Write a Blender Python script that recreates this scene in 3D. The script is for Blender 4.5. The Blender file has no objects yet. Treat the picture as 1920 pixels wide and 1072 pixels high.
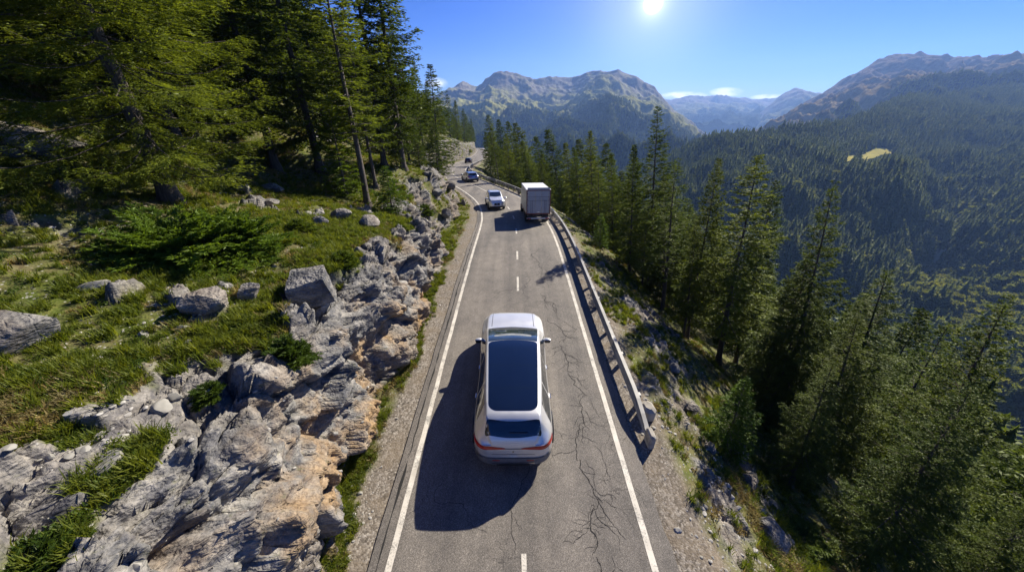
import bpy, math, random
import numpy as np
from mathutils import Vector, Matrix
from mathutils.bvhtree import BVHTree

# ------------------------------------------------------------------ camera, world, sun
SC = bpy.context.scene
COL = SC.collection
R = math.radians
FPX, PW, PH, YH = 660.0, 1920.0, 1072.0, 180.0
CAMZ = 8.75
PITCH = math.atan((PH / 2 - YH) / FPX)
SP, CP = math.sin(PITCH), math.cos(PITCH)

cd = bpy.data.cameras.new('camera')
cam = bpy.data.objects.new('camera', cd)
COL.objects.link(cam)
cd.sensor_width = 36.0
cd.lens = 36.0 * FPX / PW
cd.clip_start = 0.1
cd.clip_end = 30000
cam.location = (0, 0, CAMZ)
cam.rotation_euler = (math.pi / 2 - PITCH, 0, 0)
SC.camera = cam

SUN_ELEV, SUN_AZ = R(34), R(42)          # azimuth to the right of the road's direction
SUN_DIR = Vector((math.sin(SUN_AZ) * math.cos(SUN_ELEV), math.cos(SUN_AZ) * math.cos(SUN_ELEV), math.sin(SUN_ELEV)))
sd = bpy.data.lights.new('sun', 'SUN')
sd.energy = 5.0
sd.angle = R(0.55)
sd.color = (1.0, 0.93, 0.80)
sun = bpy.data.objects.new('sun', sd)
COL.objects.link(sun)
sun.rotation_euler = SUN_DIR.to_track_quat('Z', 'Y').to_euler()

SC.view_settings.view_transform = 'Standard'
SC.view_settings.look = 'None'
SC.view_settings.exposure = 1.0
SC.view_settings.gamma = 1.0
SC.render.engine = 'CYCLES'
SC.cycles.use_denoising = True
SC.cycles.max_bounces = 6
SC.cycles.diffuse_bounces = 4
SC.cycles.glossy_bounces = 3
SC.cycles.transmission_bounces = 4
SC.cycles.transparent_max_bounces = 4
SC.cycles.volume_bounces = 0
SC.cycles.sample_clamp_indirect = 4.0
SC.cycles.use_adaptive_sampling = True

def unproj(px, py, d):
    a, b = (px - PW / 2) / FPX, (py - PH / 2) / FPX
    return np.array([a * d, d * (CP - b * SP), CAMZ - d * (SP + b * CP)])

def raydir(px, py):
    v = unproj(px, py, 1.0) - np.array([0, 0, CAMZ])
    return Vector(v).normalized()

def make_world():
    w = bpy.data.worlds.new('World')
    SC.world = w
    w.use_nodes = True
    nt = w.node_tree
    N, L = nt.nodes, nt.links
    bg = N['Background']
    out = N['World Output']
    sky = N.new('ShaderNodeTexSky')
    sky.sky_type = 'NISHITA'
    sky.sun_disc = False
    sky.sun_elevation = SUN_ELEV
    sky.sun_rotation = SUN_AZ
    sky.altitude = 1600
    sky.air_density = 0.8
    sky.dust_density = 0.08
    sky.ozone_density = 3.0
    tc = N.new('ShaderNodeTexCoord')
    # glare of the low bright disc and thin clouds over the far ridges
    def dotdir(v):
        d = N.new('ShaderNodeVectorMath'); d.operation = 'DOT_PRODUCT'
        nrm = N.new('ShaderNodeVectorMath'); nrm.operation = 'NORMALIZE'
        L.new(tc.outputs['Generated'], nrm.inputs[0])
        L.new(nrm.outputs[0], d.inputs[0]); d.inputs[1].default_value = v
        return d.outputs['Value']
    def m(op, a, b=None, c=None):
        n = N.new('ShaderNodeMath'); n.operation = op
        for i, x in enumerate((a, b, c)):
            if x is None: continue
            if isinstance(x, (int, float)): n.inputs[i].default_value = x
            else: L.new(x, n.inputs[i])
        return n.outputs[0]
    sv = raydir(1225, 6)
    dt = m('MAXIMUM', dotdir(sv), 0.0)
    g1 = m('MULTIPLY', m('POWER', dt, 26000.0), 60.0)
    g2 = m('MULTIPLY', m('POWER', dt, 2200.0), 1.0)
    g3 = m('MULTIPLY', m('POWER', dt, 150.0), .55)
    g4 = m('MULTIPLY', m('POWER', dt, 22.0), 0.22)
    glow = m('ADD', m('ADD', g1, g2), m('ADD', g3, g4))
    em = N.new('ShaderNodeBackground')
    em.inputs['Color'].default_value = (1.0, 0.97, 0.90, 1)
    L.new(m('MULTIPLY', glow, 0.33), em.inputs['Strength'])
    add = N.new('ShaderNodeAddShader')
    # clouds: noise in direction space, low over the horizon
    sep = N.new('ShaderNodeSeparateXYZ'); L.new(tc.outputs['Generated'], sep.inputs[0])
    mp = N.new('ShaderNodeMapping'); mp.inputs['Scale'].default_value = (22, 22, 75)
    L.new(tc.outputs['Generated'], mp.inputs['Vector'])
    no = N.new('ShaderNodeTexNoise'); no.inputs['Scale'].default_value = 1.0
    no.inputs['Detail'].default_value = 6; no.inputs['Roughness'].default_value = 0.6
    L.new(mp.outputs[0], no.inputs['Vector'])
    cl = None
    for (px, py, sx, sy) in ((1282, 179, .052, .009), (1362, 173, .036, .010), (1445, 183, .040, .007), (818, 156, .03, .013)):
        v = raydir(px, py)
        az = math.atan2(v.x, v.y)
        azn = m('ARCTAN2', sep.outputs[0], sep.outputs[1])
        a = m('DIVIDE', m('SUBTRACT', azn, az), sx)
        e = m('DIVIDE', m('SUBTRACT', sep.outputs[2], v.z), sy)
        q = m('SUBTRACT', 1.0, m('ADD', m('MULTIPLY', a, a), m('MULTIPLY', e, e)))
        q = m('MAXIMUM', q, 0.0)
        cl = q if cl is None else m('MAXIMUM', cl, q)
    cm = m('MULTIPLY', cl, m('SUBTRACT', m('MULTIPLY', no.outputs[0], 5.0), 1.6))
    cmn = N.new('ShaderNodeClamp'); L.new(cm, cmn.inputs[0])
    hs = N.new('ShaderNodeHueSaturation')
    hs.inputs['Saturation'].default_value = 1.30
    L.new(sky.outputs[0], hs.inputs['Color'])
    mix = N.new('ShaderNodeMixRGB')
    L.new(cmn.outputs[0], mix.inputs[0]); tn = N.new('ShaderNodeMixRGB'); tn.blend_type = 'MULTIPLY'; tn.inputs[0].default_value = 1.0
    tn.inputs[2].default_value = (.27, .36, .68, 1)
    L.new(hs.outputs[0], tn.inputs[1]); L.new(tn.outputs[0], mix.inputs[1])
    mix.inputs[2].default_value = (7.6, 7.9, 8.4, 1)
    L.new(mix.outputs[0], bg.inputs['Color'])
    bg.inputs['Strength'].default_value = 0.10
    L.new(bg.outputs[0], add.inputs[0]); L.new(em.outputs[0], add.inputs[1])
    L.new(add.outputs[0], out.inputs['Surface'])
make_world()

# ------------------------------------------------------------------ numeric helpers
rng = np.random.default_rng(7)
random.seed(7)

def _h(ix, iy, iz, s):
    h = (ix.astype(np.int64) * 374761393 + iy.astype(np.int64) * 668265263 + iz.astype(np.int64) * 2147483647 + s * 974634777) & 0xFFFFFFFF
    h = ((h ^ (h >> 13)) * 1274126177) & 0xFFFFFFFF
    h = (h ^ (h >> 16))
    h = (h * 2246822519) & 0xFFFFFFFF
    return ((h ^ (h >> 15)) & 0xFFFFFF) / float(0xFFFFFF)

def vnoise(P, seed=0):
    F = np.floor(P); f = P - F; F = F.astype(np.int64)
    f = f * f * f * (f * (f * 6 - 15) + 10)
    out = 0
    for dx in (0, 1):
        wx = f[..., 0] if dx else 1 - f[..., 0]
        for dy in (0, 1):
            wy = f[..., 1] if dy else 1 - f[..., 1]
            for dz in (0, 1):
                wz = f[..., 2] if dz else 1 - f[..., 2]
                out = out + wx * wy * wz * _h(F[..., 0] + dx, F[..., 1] + dy, F[..., 2] + dz, seed)
    return out * 2 - 1

def fbm(P, oct=4, seed=0, gain=0.5, ridged=False):
    a, s, t = 1.0, 0.0, 0.0
    P = np.asarray(P, float)
    for i in range(oct):
        n = vnoise(P, seed + i * 17)
        if ridged: n = 1 - 2 * np.abs(n)
        s = s + a * n; t += a
        a *= gain; P = P * 2.03 + 11.7
    return s / t

def worley(P, seed=0):
    """distance to the nearest and 2nd nearest cell points, and a random value of the nearest cell"""
    F = np.floor(P).astype(np.int64)
    d1 = np.full(P.shape[:-1], 9.0); d2 = np.full(P.shape[:-1], 9.0); val = np.zeros(P.shape[:-1])
    tilt = np.zeros(P.shape)
    for dx in (-1, 0, 1):
        for dy in (-1, 0, 1):
            for dz in (-1, 0, 1):
                c = F + np.array([dx, dy, dz])
                q = np.stack([_h(c[..., 0], c[..., 1], c[..., 2], seed + k) for k in range(3)], -1)
                v = c + q - P
                d = np.sqrt((v ** 2).sum(-1))
                near = d < d1
                d2 = np.where(near, d1, np.minimum(d2, d))
                d1 = np.where(near, d, d1)
                val = np.where(near, _h(c[..., 0], c[..., 1], c[..., 2], seed + 5), val)
                tilt = np.where(near[..., None], v * (q[..., ::-1] - .5), tilt)
    return d1, d2, val, tilt.sum(-1)

def pch(xs, ys, x):
    """monotone cubic interpolation"""
    xs, ys = np.asarray(xs, float), np.asarray(ys, float)
    h = np.diff(xs); dl = np.diff(ys) / h
    m = np.zeros_like(ys)
    m[1:-1] = np.where(dl[:-1] * dl[1:] > 0, 2 * dl[:-1] * dl[1:] / (dl[:-1] + dl[1:] + 1e-12), 0)
    m[0], m[-1] = dl[0], dl[-1]
    x = np.clip(x, xs[0], xs[-1])
    i = np.clip(np.searchsorted(xs, x) - 1, 0, len(h) - 1)
    t = (x - xs[i]) / h[i]
    return (ys[i] * (1 + 2 * t) * (1 - t) ** 2 + h[i] * m[i] * t * (1 - t) ** 2 + ys[i + 1] * t * t * (3 - 2 * t) + h[i] * m[i + 1] * t * t * (t - 1))

def sstep(a, b, x):
    t = np.clip((x - a) / (b - a), 0, 1)
    return t * t * (3 - 2 * t)

def new_mesh(name, V, F, mats=None, smooth=False, attrs=None, midx=None):
    V = np.asarray(V, np.float32)
    me = bpy.data.meshes.new(name)
    if isinstance(F, np.ndarray):
        k = F.shape[1]; n = len(F)
        me.vertices.add(len(V)); me.vertices.foreach_set('co', V.ravel())
        me.loops.add(n * k); me.loops.foreach_set('vertex_index', F.astype(np.int32).ravel())
        me.polygons.add(n)
        me.polygons.foreach_set('loop_start', np.arange(0, n * k, k, dtype=np.int32))
        if midx is not None: me.polygons.foreach_set('material_index', np.asarray(midx, np.int32))
        me.update(calc_edges=True)
    else:
        me.from_pydata([tuple(map(float, v)) for v in V], [], F)
        if midx is not None: me.polygons.foreach_set('material_index', np.asarray(midx, np.int32))
    me.validate()
    me.polygons.foreach_set('use_smooth', np.full(len(me.polygons), bool(smooth)))
    for k, a in (attrs or {}).items():
        at = me.attributes.new(k, 'FLOAT', 'POINT')
        at.data.foreach_set('value', np.asarray(a, np.float32).ravel())
    for mt in (mats or []): me.materials.append(mt)
    return me

def obj(name, me, parent=None, loc=None):
    o = bpy.data.objects.new(name, me)
    COL.objects.link(o)
    if parent is not None: o.parent = parent
    if loc is not None: o.location = loc
    return o

def tag(o, label=None, cat=None, group=None, kind=None):
    if label: o['label'] = label
    if cat: o['category'] = cat
    if group: o['group'] = group
    if kind: o['kind'] = kind
    return o

def struct(name, me): return tag(obj(name, me), kind='structure')

def empty(name, loc, rz=0.0):
    o = bpy.data.objects.new(name, None)
    o.empty_display_size = 0.2
    COL.objects.link(o); o.location = loc; o.rotation_euler = (0, 0, rz)
    return o

def copy_tree(o, parent=None):
    c = o.copy(); COL.objects.link(c)
    if parent is not None: c.parent = parent
    for ch in list(o.children): copy_tree(ch, c)
    return c

def gridf(r, c):
    i = np.arange(r * c).reshape(r, c)
    return np.stack([i[:-1, :-1], i[:-1, 1:], i[1:, 1:], i[1:, :-1]], -1).reshape(-1, 4)

class MB:
    """collects shapes into one mesh"""
    def __init__(s): s.V, s.F, s.M, s.mi = [], [], [], 0
    def add(s, V, F):
        b = len(s.V); s.V += [tuple(map(float, v)) for v in V]
        for f in F: s.F.append(tuple(int(i) + b for i in f)); s.M.append(s.mi)
        return s
    def box(s, c, d, rz=0, bev=0.0):
        hx, hy, hz = d[0] / 2, d[1] / 2, d[2] / 2
        if bev <= 0:
            V = [(x, y, z) for z in (-hz, hz) for x, y in ((-hx, -hy), (hx, -hy), (hx, hy), (-hx, hy))]
            F = [(3, 2, 1, 0), (4, 5, 6, 7)] + [(i, (i + 1) % 4, 4 + (i + 1) % 4, 4 + i) for i in range(4)]
        else:
            b = bev
            ring = lambda ix, iy: [(-ix + b, -iy), (ix - b, -iy), (ix, -iy + b), (ix, iy - b), (ix - b, iy), (-ix + b, iy), (-ix, iy - b), (-ix, -iy + b)]
            V = []
            for z, q in ((-hz, b), (-hz + b, 0), (hz - b, 0), (hz, b)):
                V += [(x, y, z) for x, y in ring(hx - q, hy - q)]
            F = [tuple(range(7, -1, -1)), tuple(range(24, 32))]
            for k in range(3): F += [(k * 8 + i, k * 8 + (i + 1) % 8, k * 8 + 8 + (i + 1) % 8, k * 8 + 8 + i) for i in range(8)]
        cs, sn = math.cos(rz), math.sin(rz)
        return s.add([(c[0] + x * cs - y * sn, c[1] + x * sn + y * cs, c[2] + z) for x, y, z in V], F)
    def lathe(s, prof, c=(0, 0, 0), axis='z', n=24):
        """prof: (radius, along) pairs"""
        V, F = [], []
        for r, a in prof:
            for k in range(n):
                t = 2 * math.pi * k / n
                p = (r * math.cos(t), r * math.sin(t), a)
                if axis == 'x': p = (a, p[0], p[1])
                if axis == 'y': p = (p[1], a, p[0])
                V.append((c[0] + p[0], c[1] + p[1], c[2] + p[2]))
        for j in range(len(prof) - 1):
            F += [(j * n + i, j * n + (i + 1) % n, (j + 1) * n + (i + 1) % n, (j + 1) * n + i) for i in range(n)]
        F += [tuple(range(n - 1, -1, -1)), tuple(range((len(prof) - 1) * n, len(prof) * n))]
        return s.add(V, F)
    def build(s, name, mat, parent=None, smooth=False):
        me = new_mesh(name, np.array(s.V), s.F, mat if isinstance(mat, list) else [mat], smooth, midx=s.M)
        if smooth:
            try: me.set_sharp_from_angle(angle=R(38))
            except Exception: pass
        return obj(name, me, parent)

# ------------------------------------------------------------------ materials
def mat(name):
    m = bpy.data.materials.new(name); m.use_nodes = True
    nt = m.node_tree
    return m, nt, nt.nodes['Principled BSDF']

class NT:
    """terse node wiring"""
    def __init__(s, nt): s.nt = nt
    def n(s, t, **kw):
        x = s.nt.nodes.new(t)
        for k, v in kw.items(): setattr(x, k, v)
        return x
    def put(s, sock, v):
        if hasattr(v, 'is_output') or isinstance(v, bpy.types.NodeSocket): s.nt.links.new(v, sock)
        else:
            if isinstance(v, (tuple, list)) and len(v) == 3 and len(sock.default_value) == 4: v = (*v, 1)
            sock.default_value = v
    def math(s, op, a, b=0.0):
        x = s.n('ShaderNodeMath', operation=op); s.put(x.inputs[0], a); s.put(x.inputs[1], b); return x.outputs[0]
    def noise(s, vec, scale, detail=4, rough=0.55, dist=0.0):
        x = s.n('ShaderNodeTexNoise'); s.put(x.inputs['Vector'], vec)
        x.inputs['Scale'].default_value = scale; x.inputs['Detail'].default_value = detail
        x.inputs['Roughness'].default_value = rough; x.inputs['Distortion'].default_value = dist
        return x.outputs[0]
    def voro(s, vec, scale, feature='F1', out=0, rand=1.0):
        x = s.n('ShaderNodeTexVoronoi', feature=feature); s.put(x.inputs['Vector'], vec)
        x.inputs['Scale'].default_value = scale; x.inputs['Randomness'].default_value = rand
        return x.outputs[out]
    def ramp(s, f, stops, interp='LINEAR'):
        x = s.n('ShaderNodeValToRGB'); x.color_ramp.interpolation = interp
        e = x.color_ramp.elements
        while len(e) < len(stops): e.new(0.5)
        for i, (p, c) in enumerate(stops):
            e[i].position = p
            e[i].color = (c, c, c, 1) if isinstance(c, (int, float)) else (*c, 1)
        s.put(x.inputs[0], f); return x.outputs[0]
    def mix(s, f, a, b, mode='MIX'):
        x = s.n('ShaderNodeMixRGB', blend_type=mode); s.put(x.inputs[0], f)
        for k, v in ((1, a), (2, b)):
            s.put(x.inputs[k], v)
        return x.outputs[0]
    def attr(s, name):
        return s.n('ShaderNodeAttribute', attribute_name=name).outputs['Fac']
    def pos(s):
        return s.n('ShaderNodeNewGeometry').outputs['Position']
    def objco(s):
        return s.n('ShaderNodeTexCoord').outputs['Object']
    def rand(s):
        return s.n('ShaderNodeObjectInfo').outputs['Random']
    def mapping(s, v, scale=(1, 1, 1), rot=(0, 0, 0)):
        x = s.n('ShaderNodeMapping'); s.put(x.inputs['Vector'], v)
        x.inputs['Scale'].default_value = scale; x.inputs['Rotation'].default_value = rot
        return x.outputs[0]
    def bump(s, h, dist, strength=1.0, normal=None):
        x = s.n('ShaderNodeBump'); s.put(x.inputs['Height'], h)
        x.inputs['Distance'].default_value = dist; x.inputs['Strength'].default_value = strength
        if normal is not None: s.put(x.inputs['Normal'], normal)
        return x.outputs[0]

def simple(name, col, rough=0.5, metal=0.0, coat=0.0, spec=None, var=0.0, vscale=8.0):
    m, nt, b = mat(name); g = NT(nt)
    b.inputs['Roughness'].default_value = rough; b.inputs['Metallic'].default_value = metal
    b.inputs['Coat Weight'].default_value = coat; b.inputs['Coat Roughness'].default_value = 0.05
    if spec is not None: b.inputs['Specular IOR Level'].default_value = spec
    n = g.noise(g.objco(), vscale, 4)
    lo = tuple(c * (1 - var) for c in col); hi = tuple(min(1, c * (1 + var)) for c in col)
    g.put(b.inputs['Base Color'], g.ramp(n, [(0.3, lo), (0.7, hi)]))
    return m

def rock_nodes(g, P, ochre=None):
    """grey limestone with ochre stains, returns colour and height sockets"""
    big = g.noise(P, 0.55, 5, 0.6)
    strata = g.noise(g.mapping(P, (1.2, 1.2, 5.0), (0.5, 0.35, 0.0)), 1.5, 6, 0.6, 0.6)
    fine = g.noise(P, 14.0, 6, 0.7)
    c = g.ramp(g.noise(P, 1.9, 6, 0.65), [(0.28, (.085, .082, .082)), (0.45, (.185, .176, .162)), (0.58, (.295, .275, .245)), (0.75, (.44, .41, .355))])
    c = g.mix(g.ramp(strata, [(0.40, 0.6), (0.54, 0.0)]), c, (.075, .08, .095))
    st = g.ramp(big, [(0.44, 0.0), (0.58, 0.62)])
    if ochre is not None: st = g.math('MULTIPLY', st, ochre)
    c = g.mix(st, c, g.ramp(fine, [(0.3, (.27, .155, .06)), (0.7, (.46, .30, .14))]))
    c = g.mix(0.55, c, g.ramp(fine, [(0.25, (.32, .32, .32)), (0.75, (1.35, 1.35, 1.35))]), 'MULTIPLY')
    c = g.mix(g.ramp(g.noise(P, 5.0, 5, 0.7), [(0.60, 0.0), (0.70, 0.5)]), c, (.10, .11, .04))
    v1 = g.voro(g.mapping(P, (1, 1, 1.6), (.4, .3, .2)), 4.5, 'DISTANCE_TO_EDGE')
    cr = g.ramp(v1, [(0.0, 0.0), (0.09, 1.0)])
    v2 = g.voro(g.mapping(P, (1.3, 1, 2.2), (.9, .1, .5)), 11.0, 'F1')
    h = g.math('ADD', g.math('MULTIPLY', cr, 0.25), g.math('ADD', g.math('MULTIPLY', v2, 0.8), g.math('MULTIPLY', strata, 1.2)))
    h = g.math('ADD', h, g.math('MULTIPLY', fine, 0.7))
    return c, h

def m_rock(name='rock', ochre=1.0):
    m, nt, b = mat(name); g = NT(nt)
    P = g.pos()
    c, h = rock_nodes(g, P, ochre)
    g.put(b.inputs['Base Color'], c); b.inputs['Roughness'].default_value = 0.9
    b.inputs['Specular IOR Level'].default_value = 0.2
    g.put(b.inputs['Normal'], g.bump(h, 0.06, 0.9))
    return m

def gravel_nodes(g, P):
    cell = g.voro(P, 22.0, 'F1', 1)
    bw = g.n('ShaderNodeRGBToBW'); g.put(bw.inputs[0], cell)
    c = g.ramp(bw.outputs[0], [(0.1, (.08, .068, .054)), (0.5, (.165, .142, .115)), (0.9, (.33, .295, .25))])
    c = g.mix(g.ramp(g.noise(P, 1.3, 5, .6), [(0.4, 0.0), (0.65, 0.7)]), c, (.17, .135, .095))
    d = g.voro(P, 22.0, 'F1', 0)
    h = g.math('SUBTRACT', 1.0, d)
    return c, h

def m_bank():
    m, nt, b = mat('bank_ground'); g = NT(nt)
    P = g.pos()
    rc, rh = rock_nodes(g, P, g.attr('ochre'))
    gc, gh = gravel_nodes(g, P)
    n1, n2 = g.noise(P, 0.9, 5, 0.6), g.noise(P, 7.0, 5, 0.65)
    soil = g.ramp(n2, [(0.3, (.055, .04, .022)), (0.5, (.13, .10, .055)), (0.7, (.24, .20, .13))])
    turf = g.ramp(g.noise(P, 3.2, 6, 0.7), [(0.3, (.032, .045, .008)), (0.5, (.085, .105, .018)), (0.72, (.17, .16, .045))])
    tm = g.ramp(g.math('ADD', g.math('MULTIPLY', n1, 0.6), g.math('MULTIPLY', n2, 0.4)), [(0.37, 0.0), (0.58, 1.0)])
    gr = g.mix(tm, soil, turf)
    speck = g.voro(P, 9.0, 'F1', 0)
    gr = g.mix(g.ramp(speck, [(0.16, 0.75), (0.24, 0.0)]), gr, (.36, .345, .31))
    c = g.mix(g.attr('rock'), gr, rc)
    c = g.mix(g.attr('gravel'), c, gc)
    g.put(b.inputs['Base Color'], c); b.inputs['Roughness'].default_value = 0.95
    b.inputs['Specular IOR Level'].default_value = 0.15
    hr = g.math('MULTIPLY', rh, g.attr('rock'))
    hg = g.math('MULTIPLY', gh, 0.35)
    g.put(b.inputs['Normal'], g.bump(g.math('ADD', hr, g.math('ADD', hg, g.math('MULTIPLY', n2, 0.5))), 0.04, 0.8))
    return m

def m_asphalt():
    m, nt, b = mat('asphalt'); g = NT(nt)
    P = g.pos()
    agg = g.voro(P, 95.0, 'F1', 1)
    bw = g.n('ShaderNodeRGBToBW'); g.put(bw.inputs[0], agg)
    c = g.ramp(bw.outputs[0], [(0.1, (.088, .079, .070)), (0.6, (.160, .144, .127)), (0.95, (.33, .30, .265))])
    big = g.noise(P, 0.35, 5, 0.6)
    c = g.mix(1.0, c, g.ramp(big, [(0.3, (.80, .80, .80)), (0.7, (1.18, 1.16, 1.12))]), 'MULTIPLY')
    c = g.mix(1.0, c, g.ramp(g.noise(P, 2.3, 5, .65), [(0.3, (.84, .84, .84)), (0.7, (1.14, 1.13, 1.11))]), 'MULTIPLY')
    lane = g.noise(g.mapping(P, (1.15, 0.03, 1)), 1.0, 3)
    c = g.mix(1.0, c, g.ramp(lane, [(0.36, (.74, .74, .75)), (0.62, (1.16, 1.15, 1.13))]), 'MULTIPLY')
    # fine crazing in patches
    wp = g.n('ShaderNodeVectorMath', operation='ADD')
    nz = g.n('ShaderNodeTexNoise'); g.put(nz.inputs['Vector'], P); nz.inputs['Scale'].default_value = 2.2; nz.inputs['Detail'].default_value = 5
    sc = g.n('ShaderNodeVectorMath', operation='SCALE'); g.put(sc.inputs[0], nz.outputs['Color']); sc.inputs['Scale'].default_value = 0.5
    g.put(wp.inputs[0], P); g.put(wp.inputs[1], sc.outputs[0])
    e = g.voro(wp.outputs[0], 1.7, 'DISTANCE_TO_EDGE')
    ck = g.ramp(e, [(0.0, 1.0), (0.014, 0.0)])
    pm = g.ramp(g.noise(P, 0.45, 3, .5), [(0.50, 0.0), (0.6, 0.75)])
    ckm = g.math('MULTIPLY', ck, pm)
    c = g.mix(ckm, c, (.022, .02, .018))
    g.put(b.inputs['Base Color'], c); b.inputs['Roughness'].default_value = 0.78
    b.inputs['Specular IOR Level'].default_value = 0.35
    h = g.math('SUBTRACT', g.math('SUBTRACT', 1.0, g.voro(P, 95.0, 'F1', 0)), g.math('MULTIPLY', ckm, 2.0))
    g.put(b.inputs['Normal'], g.bump(h, 0.006, 0.8))
    return m

def m_paint_line():
    m, nt, b = mat('line_paint'); g = NT(nt)
    P = g.pos()
    w = g.math('ADD', g.math('MULTIPLY', g.noise(P, 28.0, 5, .7), .6), g.math('MULTIPLY', g.noise(P, 2.5, 4, .6), .4))
    c = g.mix(g.ramp(w, [(0.40, 0.85), (0.50, 0.0)]), g.ramp(g.noise(P, 3, 5), [(0.3, (.46, .42, .35)), (0.7, (.66, .61, .52))]), (.16, .15, .135))
    g.put(b.inputs['Base Color'], c); b.inputs['Roughness'].default_value = 0.7
    return m

def m_leaf(name, dark, light, trans=0.35, tcol=None, scale=0.6, fresh=0.0):
    m = bpy.data.materials.new(name); m.use_nodes = True
    nt = m.node_tree; g = NT(nt)
    nt.nodes.remove(nt.nodes['Principled BSDF'])
    out = nt.nodes['Material Output']
    P = g.objco()
    n = g.math('ADD', g.math('MULTIPLY', g.noise(P, scale, 3), .55), g.math('MULTIPLY', g.noise(P, scale * 9, 3, .7), .45))
    c = g.ramp(n, [(0.36, dark), (0.64, light)])
    rnd = g.rand()
    c = g.mix(1.0, c, g.ramp(rnd, [(0.0, (.74, .80, .76)), (0.5, (1, 1, 1)), (1.0, (1.22, 1.12, .82))]), 'MULTIPLY')
    d = g.n('ShaderNodeBsdfDiffuse'); g.put(d.inputs['Color'], c)
    t = g.n('ShaderNodeBsdfTranslucent')
    g.put(t.inputs['Color'], g.mix(1.0, c, tcol or (1.5, 1.45, .55), 'MULTIPLY'))
    gl = g.n('ShaderNodeBsdfGlossy'); gl.inputs['Roughness'].default_value = 0.45
    gl.inputs['Color'].default_value = (.8, .85, .7, 1)
    mx = g.n('ShaderNodeMixShader'); mx.inputs[0].default_value = trans
    nt.links.new(d.outputs[0], mx.inputs[1]); nt.links.new(t.outputs[0], mx.inputs[2])
    mx2 = g.n('ShaderNodeMixShader'); mx2.inputs[0].default_value = 0.012
    nt.links.new(mx.outputs[0], mx2.inputs[1]); nt.links.new(gl.outputs[0], mx2.inputs[2])
    nt.links.new(mx2.outputs[0], out.inputs['Surface'])
    return m

def m_bark(name, a, b_):
    m, nt, b = mat(name); g = NT(nt)
    P = g.mapping(g.objco(), (9, 9, 1.6))
    n = g.noise(P, 1.6, 6, .7)
    g.put(b.inputs['Base Color'], g.ramp(n, [(0.35, a), (0.65, b_)])); b.inputs['Roughness'].default_value = .95
    g.put(b.inputs['Normal'], g.bump(n, 0.04, 1.0))
    return m

M = {}
M['bank'] = m_bank()
M['asphalt'] = m_asphalt()
M['line'] = m_paint_line()
M['crack'] = simple('crack_dark', (.016, .015, .014), 1.0, var=.3, vscale=20)
M['rock'] = m_rock('boulder_rock', 0.25)
M['rock_warm'] = m_rock('boulder_rock_warm', 1.0)
M['stone'] = simple('loose_stone', (.34, .32, .285), .9, var=.35, vscale=3, spec=.2)
M['pale_stone'] = simple('pale_stone', (.26, .245, .21), .9, var=.25, vscale=5, spec=.2)
M['spruce'] = m_leaf('spruce_needles', (.044, .066, .015), (.120, .155, .028), .42)
M['spruce_warm'] = m_leaf('spruce_needles_warm', (.062, .090, .015), (.170, .210, .034), .46)
M['bush'] = m_leaf('bush_needles', (.045, .085, .010), (.16, .23, .026), .42)
M['far_spruce'] = m_leaf('far_forest', (.055, .078, .020), (.17, .205, .05), .45)
M['far_leafy'] = m_leaf('far_leafy_forest', (.09, .11, .030), (.20, .21, .06), .42)
M['grass'] = m_leaf('grass_blades', (.070, .100, .012), (.22, .245, .04), .45, scale=2.0)
M['straw'] = m_leaf('straw_blades', (.17, .13, .05), (.34, .28, .13), .35, (1.2, 1.1, .8), scale=2.0)
M['herb'] = m_leaf('herb_leaves', (.035, .065, .010), (.10, .14, .02), .4, scale=2.0)
M['bark'] = m_bark('spruce_bark', (.035, .028, .022), (.13, .105, .085))
M['bark_pale'] = m_bark('larch_bark', (.07, .055, .04), (.20, .165, .13))
M['dead'] = m_bark('dead_twig', (.05, .042, .035), (.13, .11, .09))

# ------------------------------------------------------------------ the road's course
RY = np.array([-40, -10, 0, 10, 20, 24, 28.9, 37.6, 46, 52, 55.9, 61, 68, 79, 95, 120, 147, 174, 200, 240, 320])
RX = np.array([.2, .2, .2, .22, .28, .3, .25, -.7, -2.9, -4.9, -6.4, -8.5, -10.9, -12.9, -13.7, -14.4, -15.0, -15.8, -16.8, -19.5, -29])
RZ = np.array([0, 0, 0, 0, -.02, -.25, -.75, -1.6, -2.45, -3.05, -3.4, -3.85, -4.5, -5.3, -7.2, -10.3, -13.5, -16, -18.5, -22, -30])
_fy = np.arange(-40, 320.01, 0.5)
_k = np.exp(-0.5 * (np.arange(-12, 13) / 5.0) ** 2); _k /= _k.sum()
def _sm(a): return np.convolve(np.pad(a, 12, mode='reflect', reflect_type='odd'), _k, 'valid')
_cx, _cz = _sm(pch(RY, RX, _fy)), _sm(pch(RY, RZ, _fy))
def cx(y): return np.interp(y, _fy, _cx)
def cz(y): return np.interp(y, _fy, _cz)

# ------------------------------------------------------------------ terrain near the road
def cliff_h(Y):
    return pch([-10, 0, 5, 9, 13, 17, 20, 23, 27, 32, 40, 55, 75, 95, 110, 130, 160, 330],
               [3.5, 3.6, 3.65, 3.5, 3.25, 2.8, 2.1, 2.1, 3.0, 3.5, 3.1, 2.7, 3.0, 4.5, 6.0, 6.5, 5, 4], Y)

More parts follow.
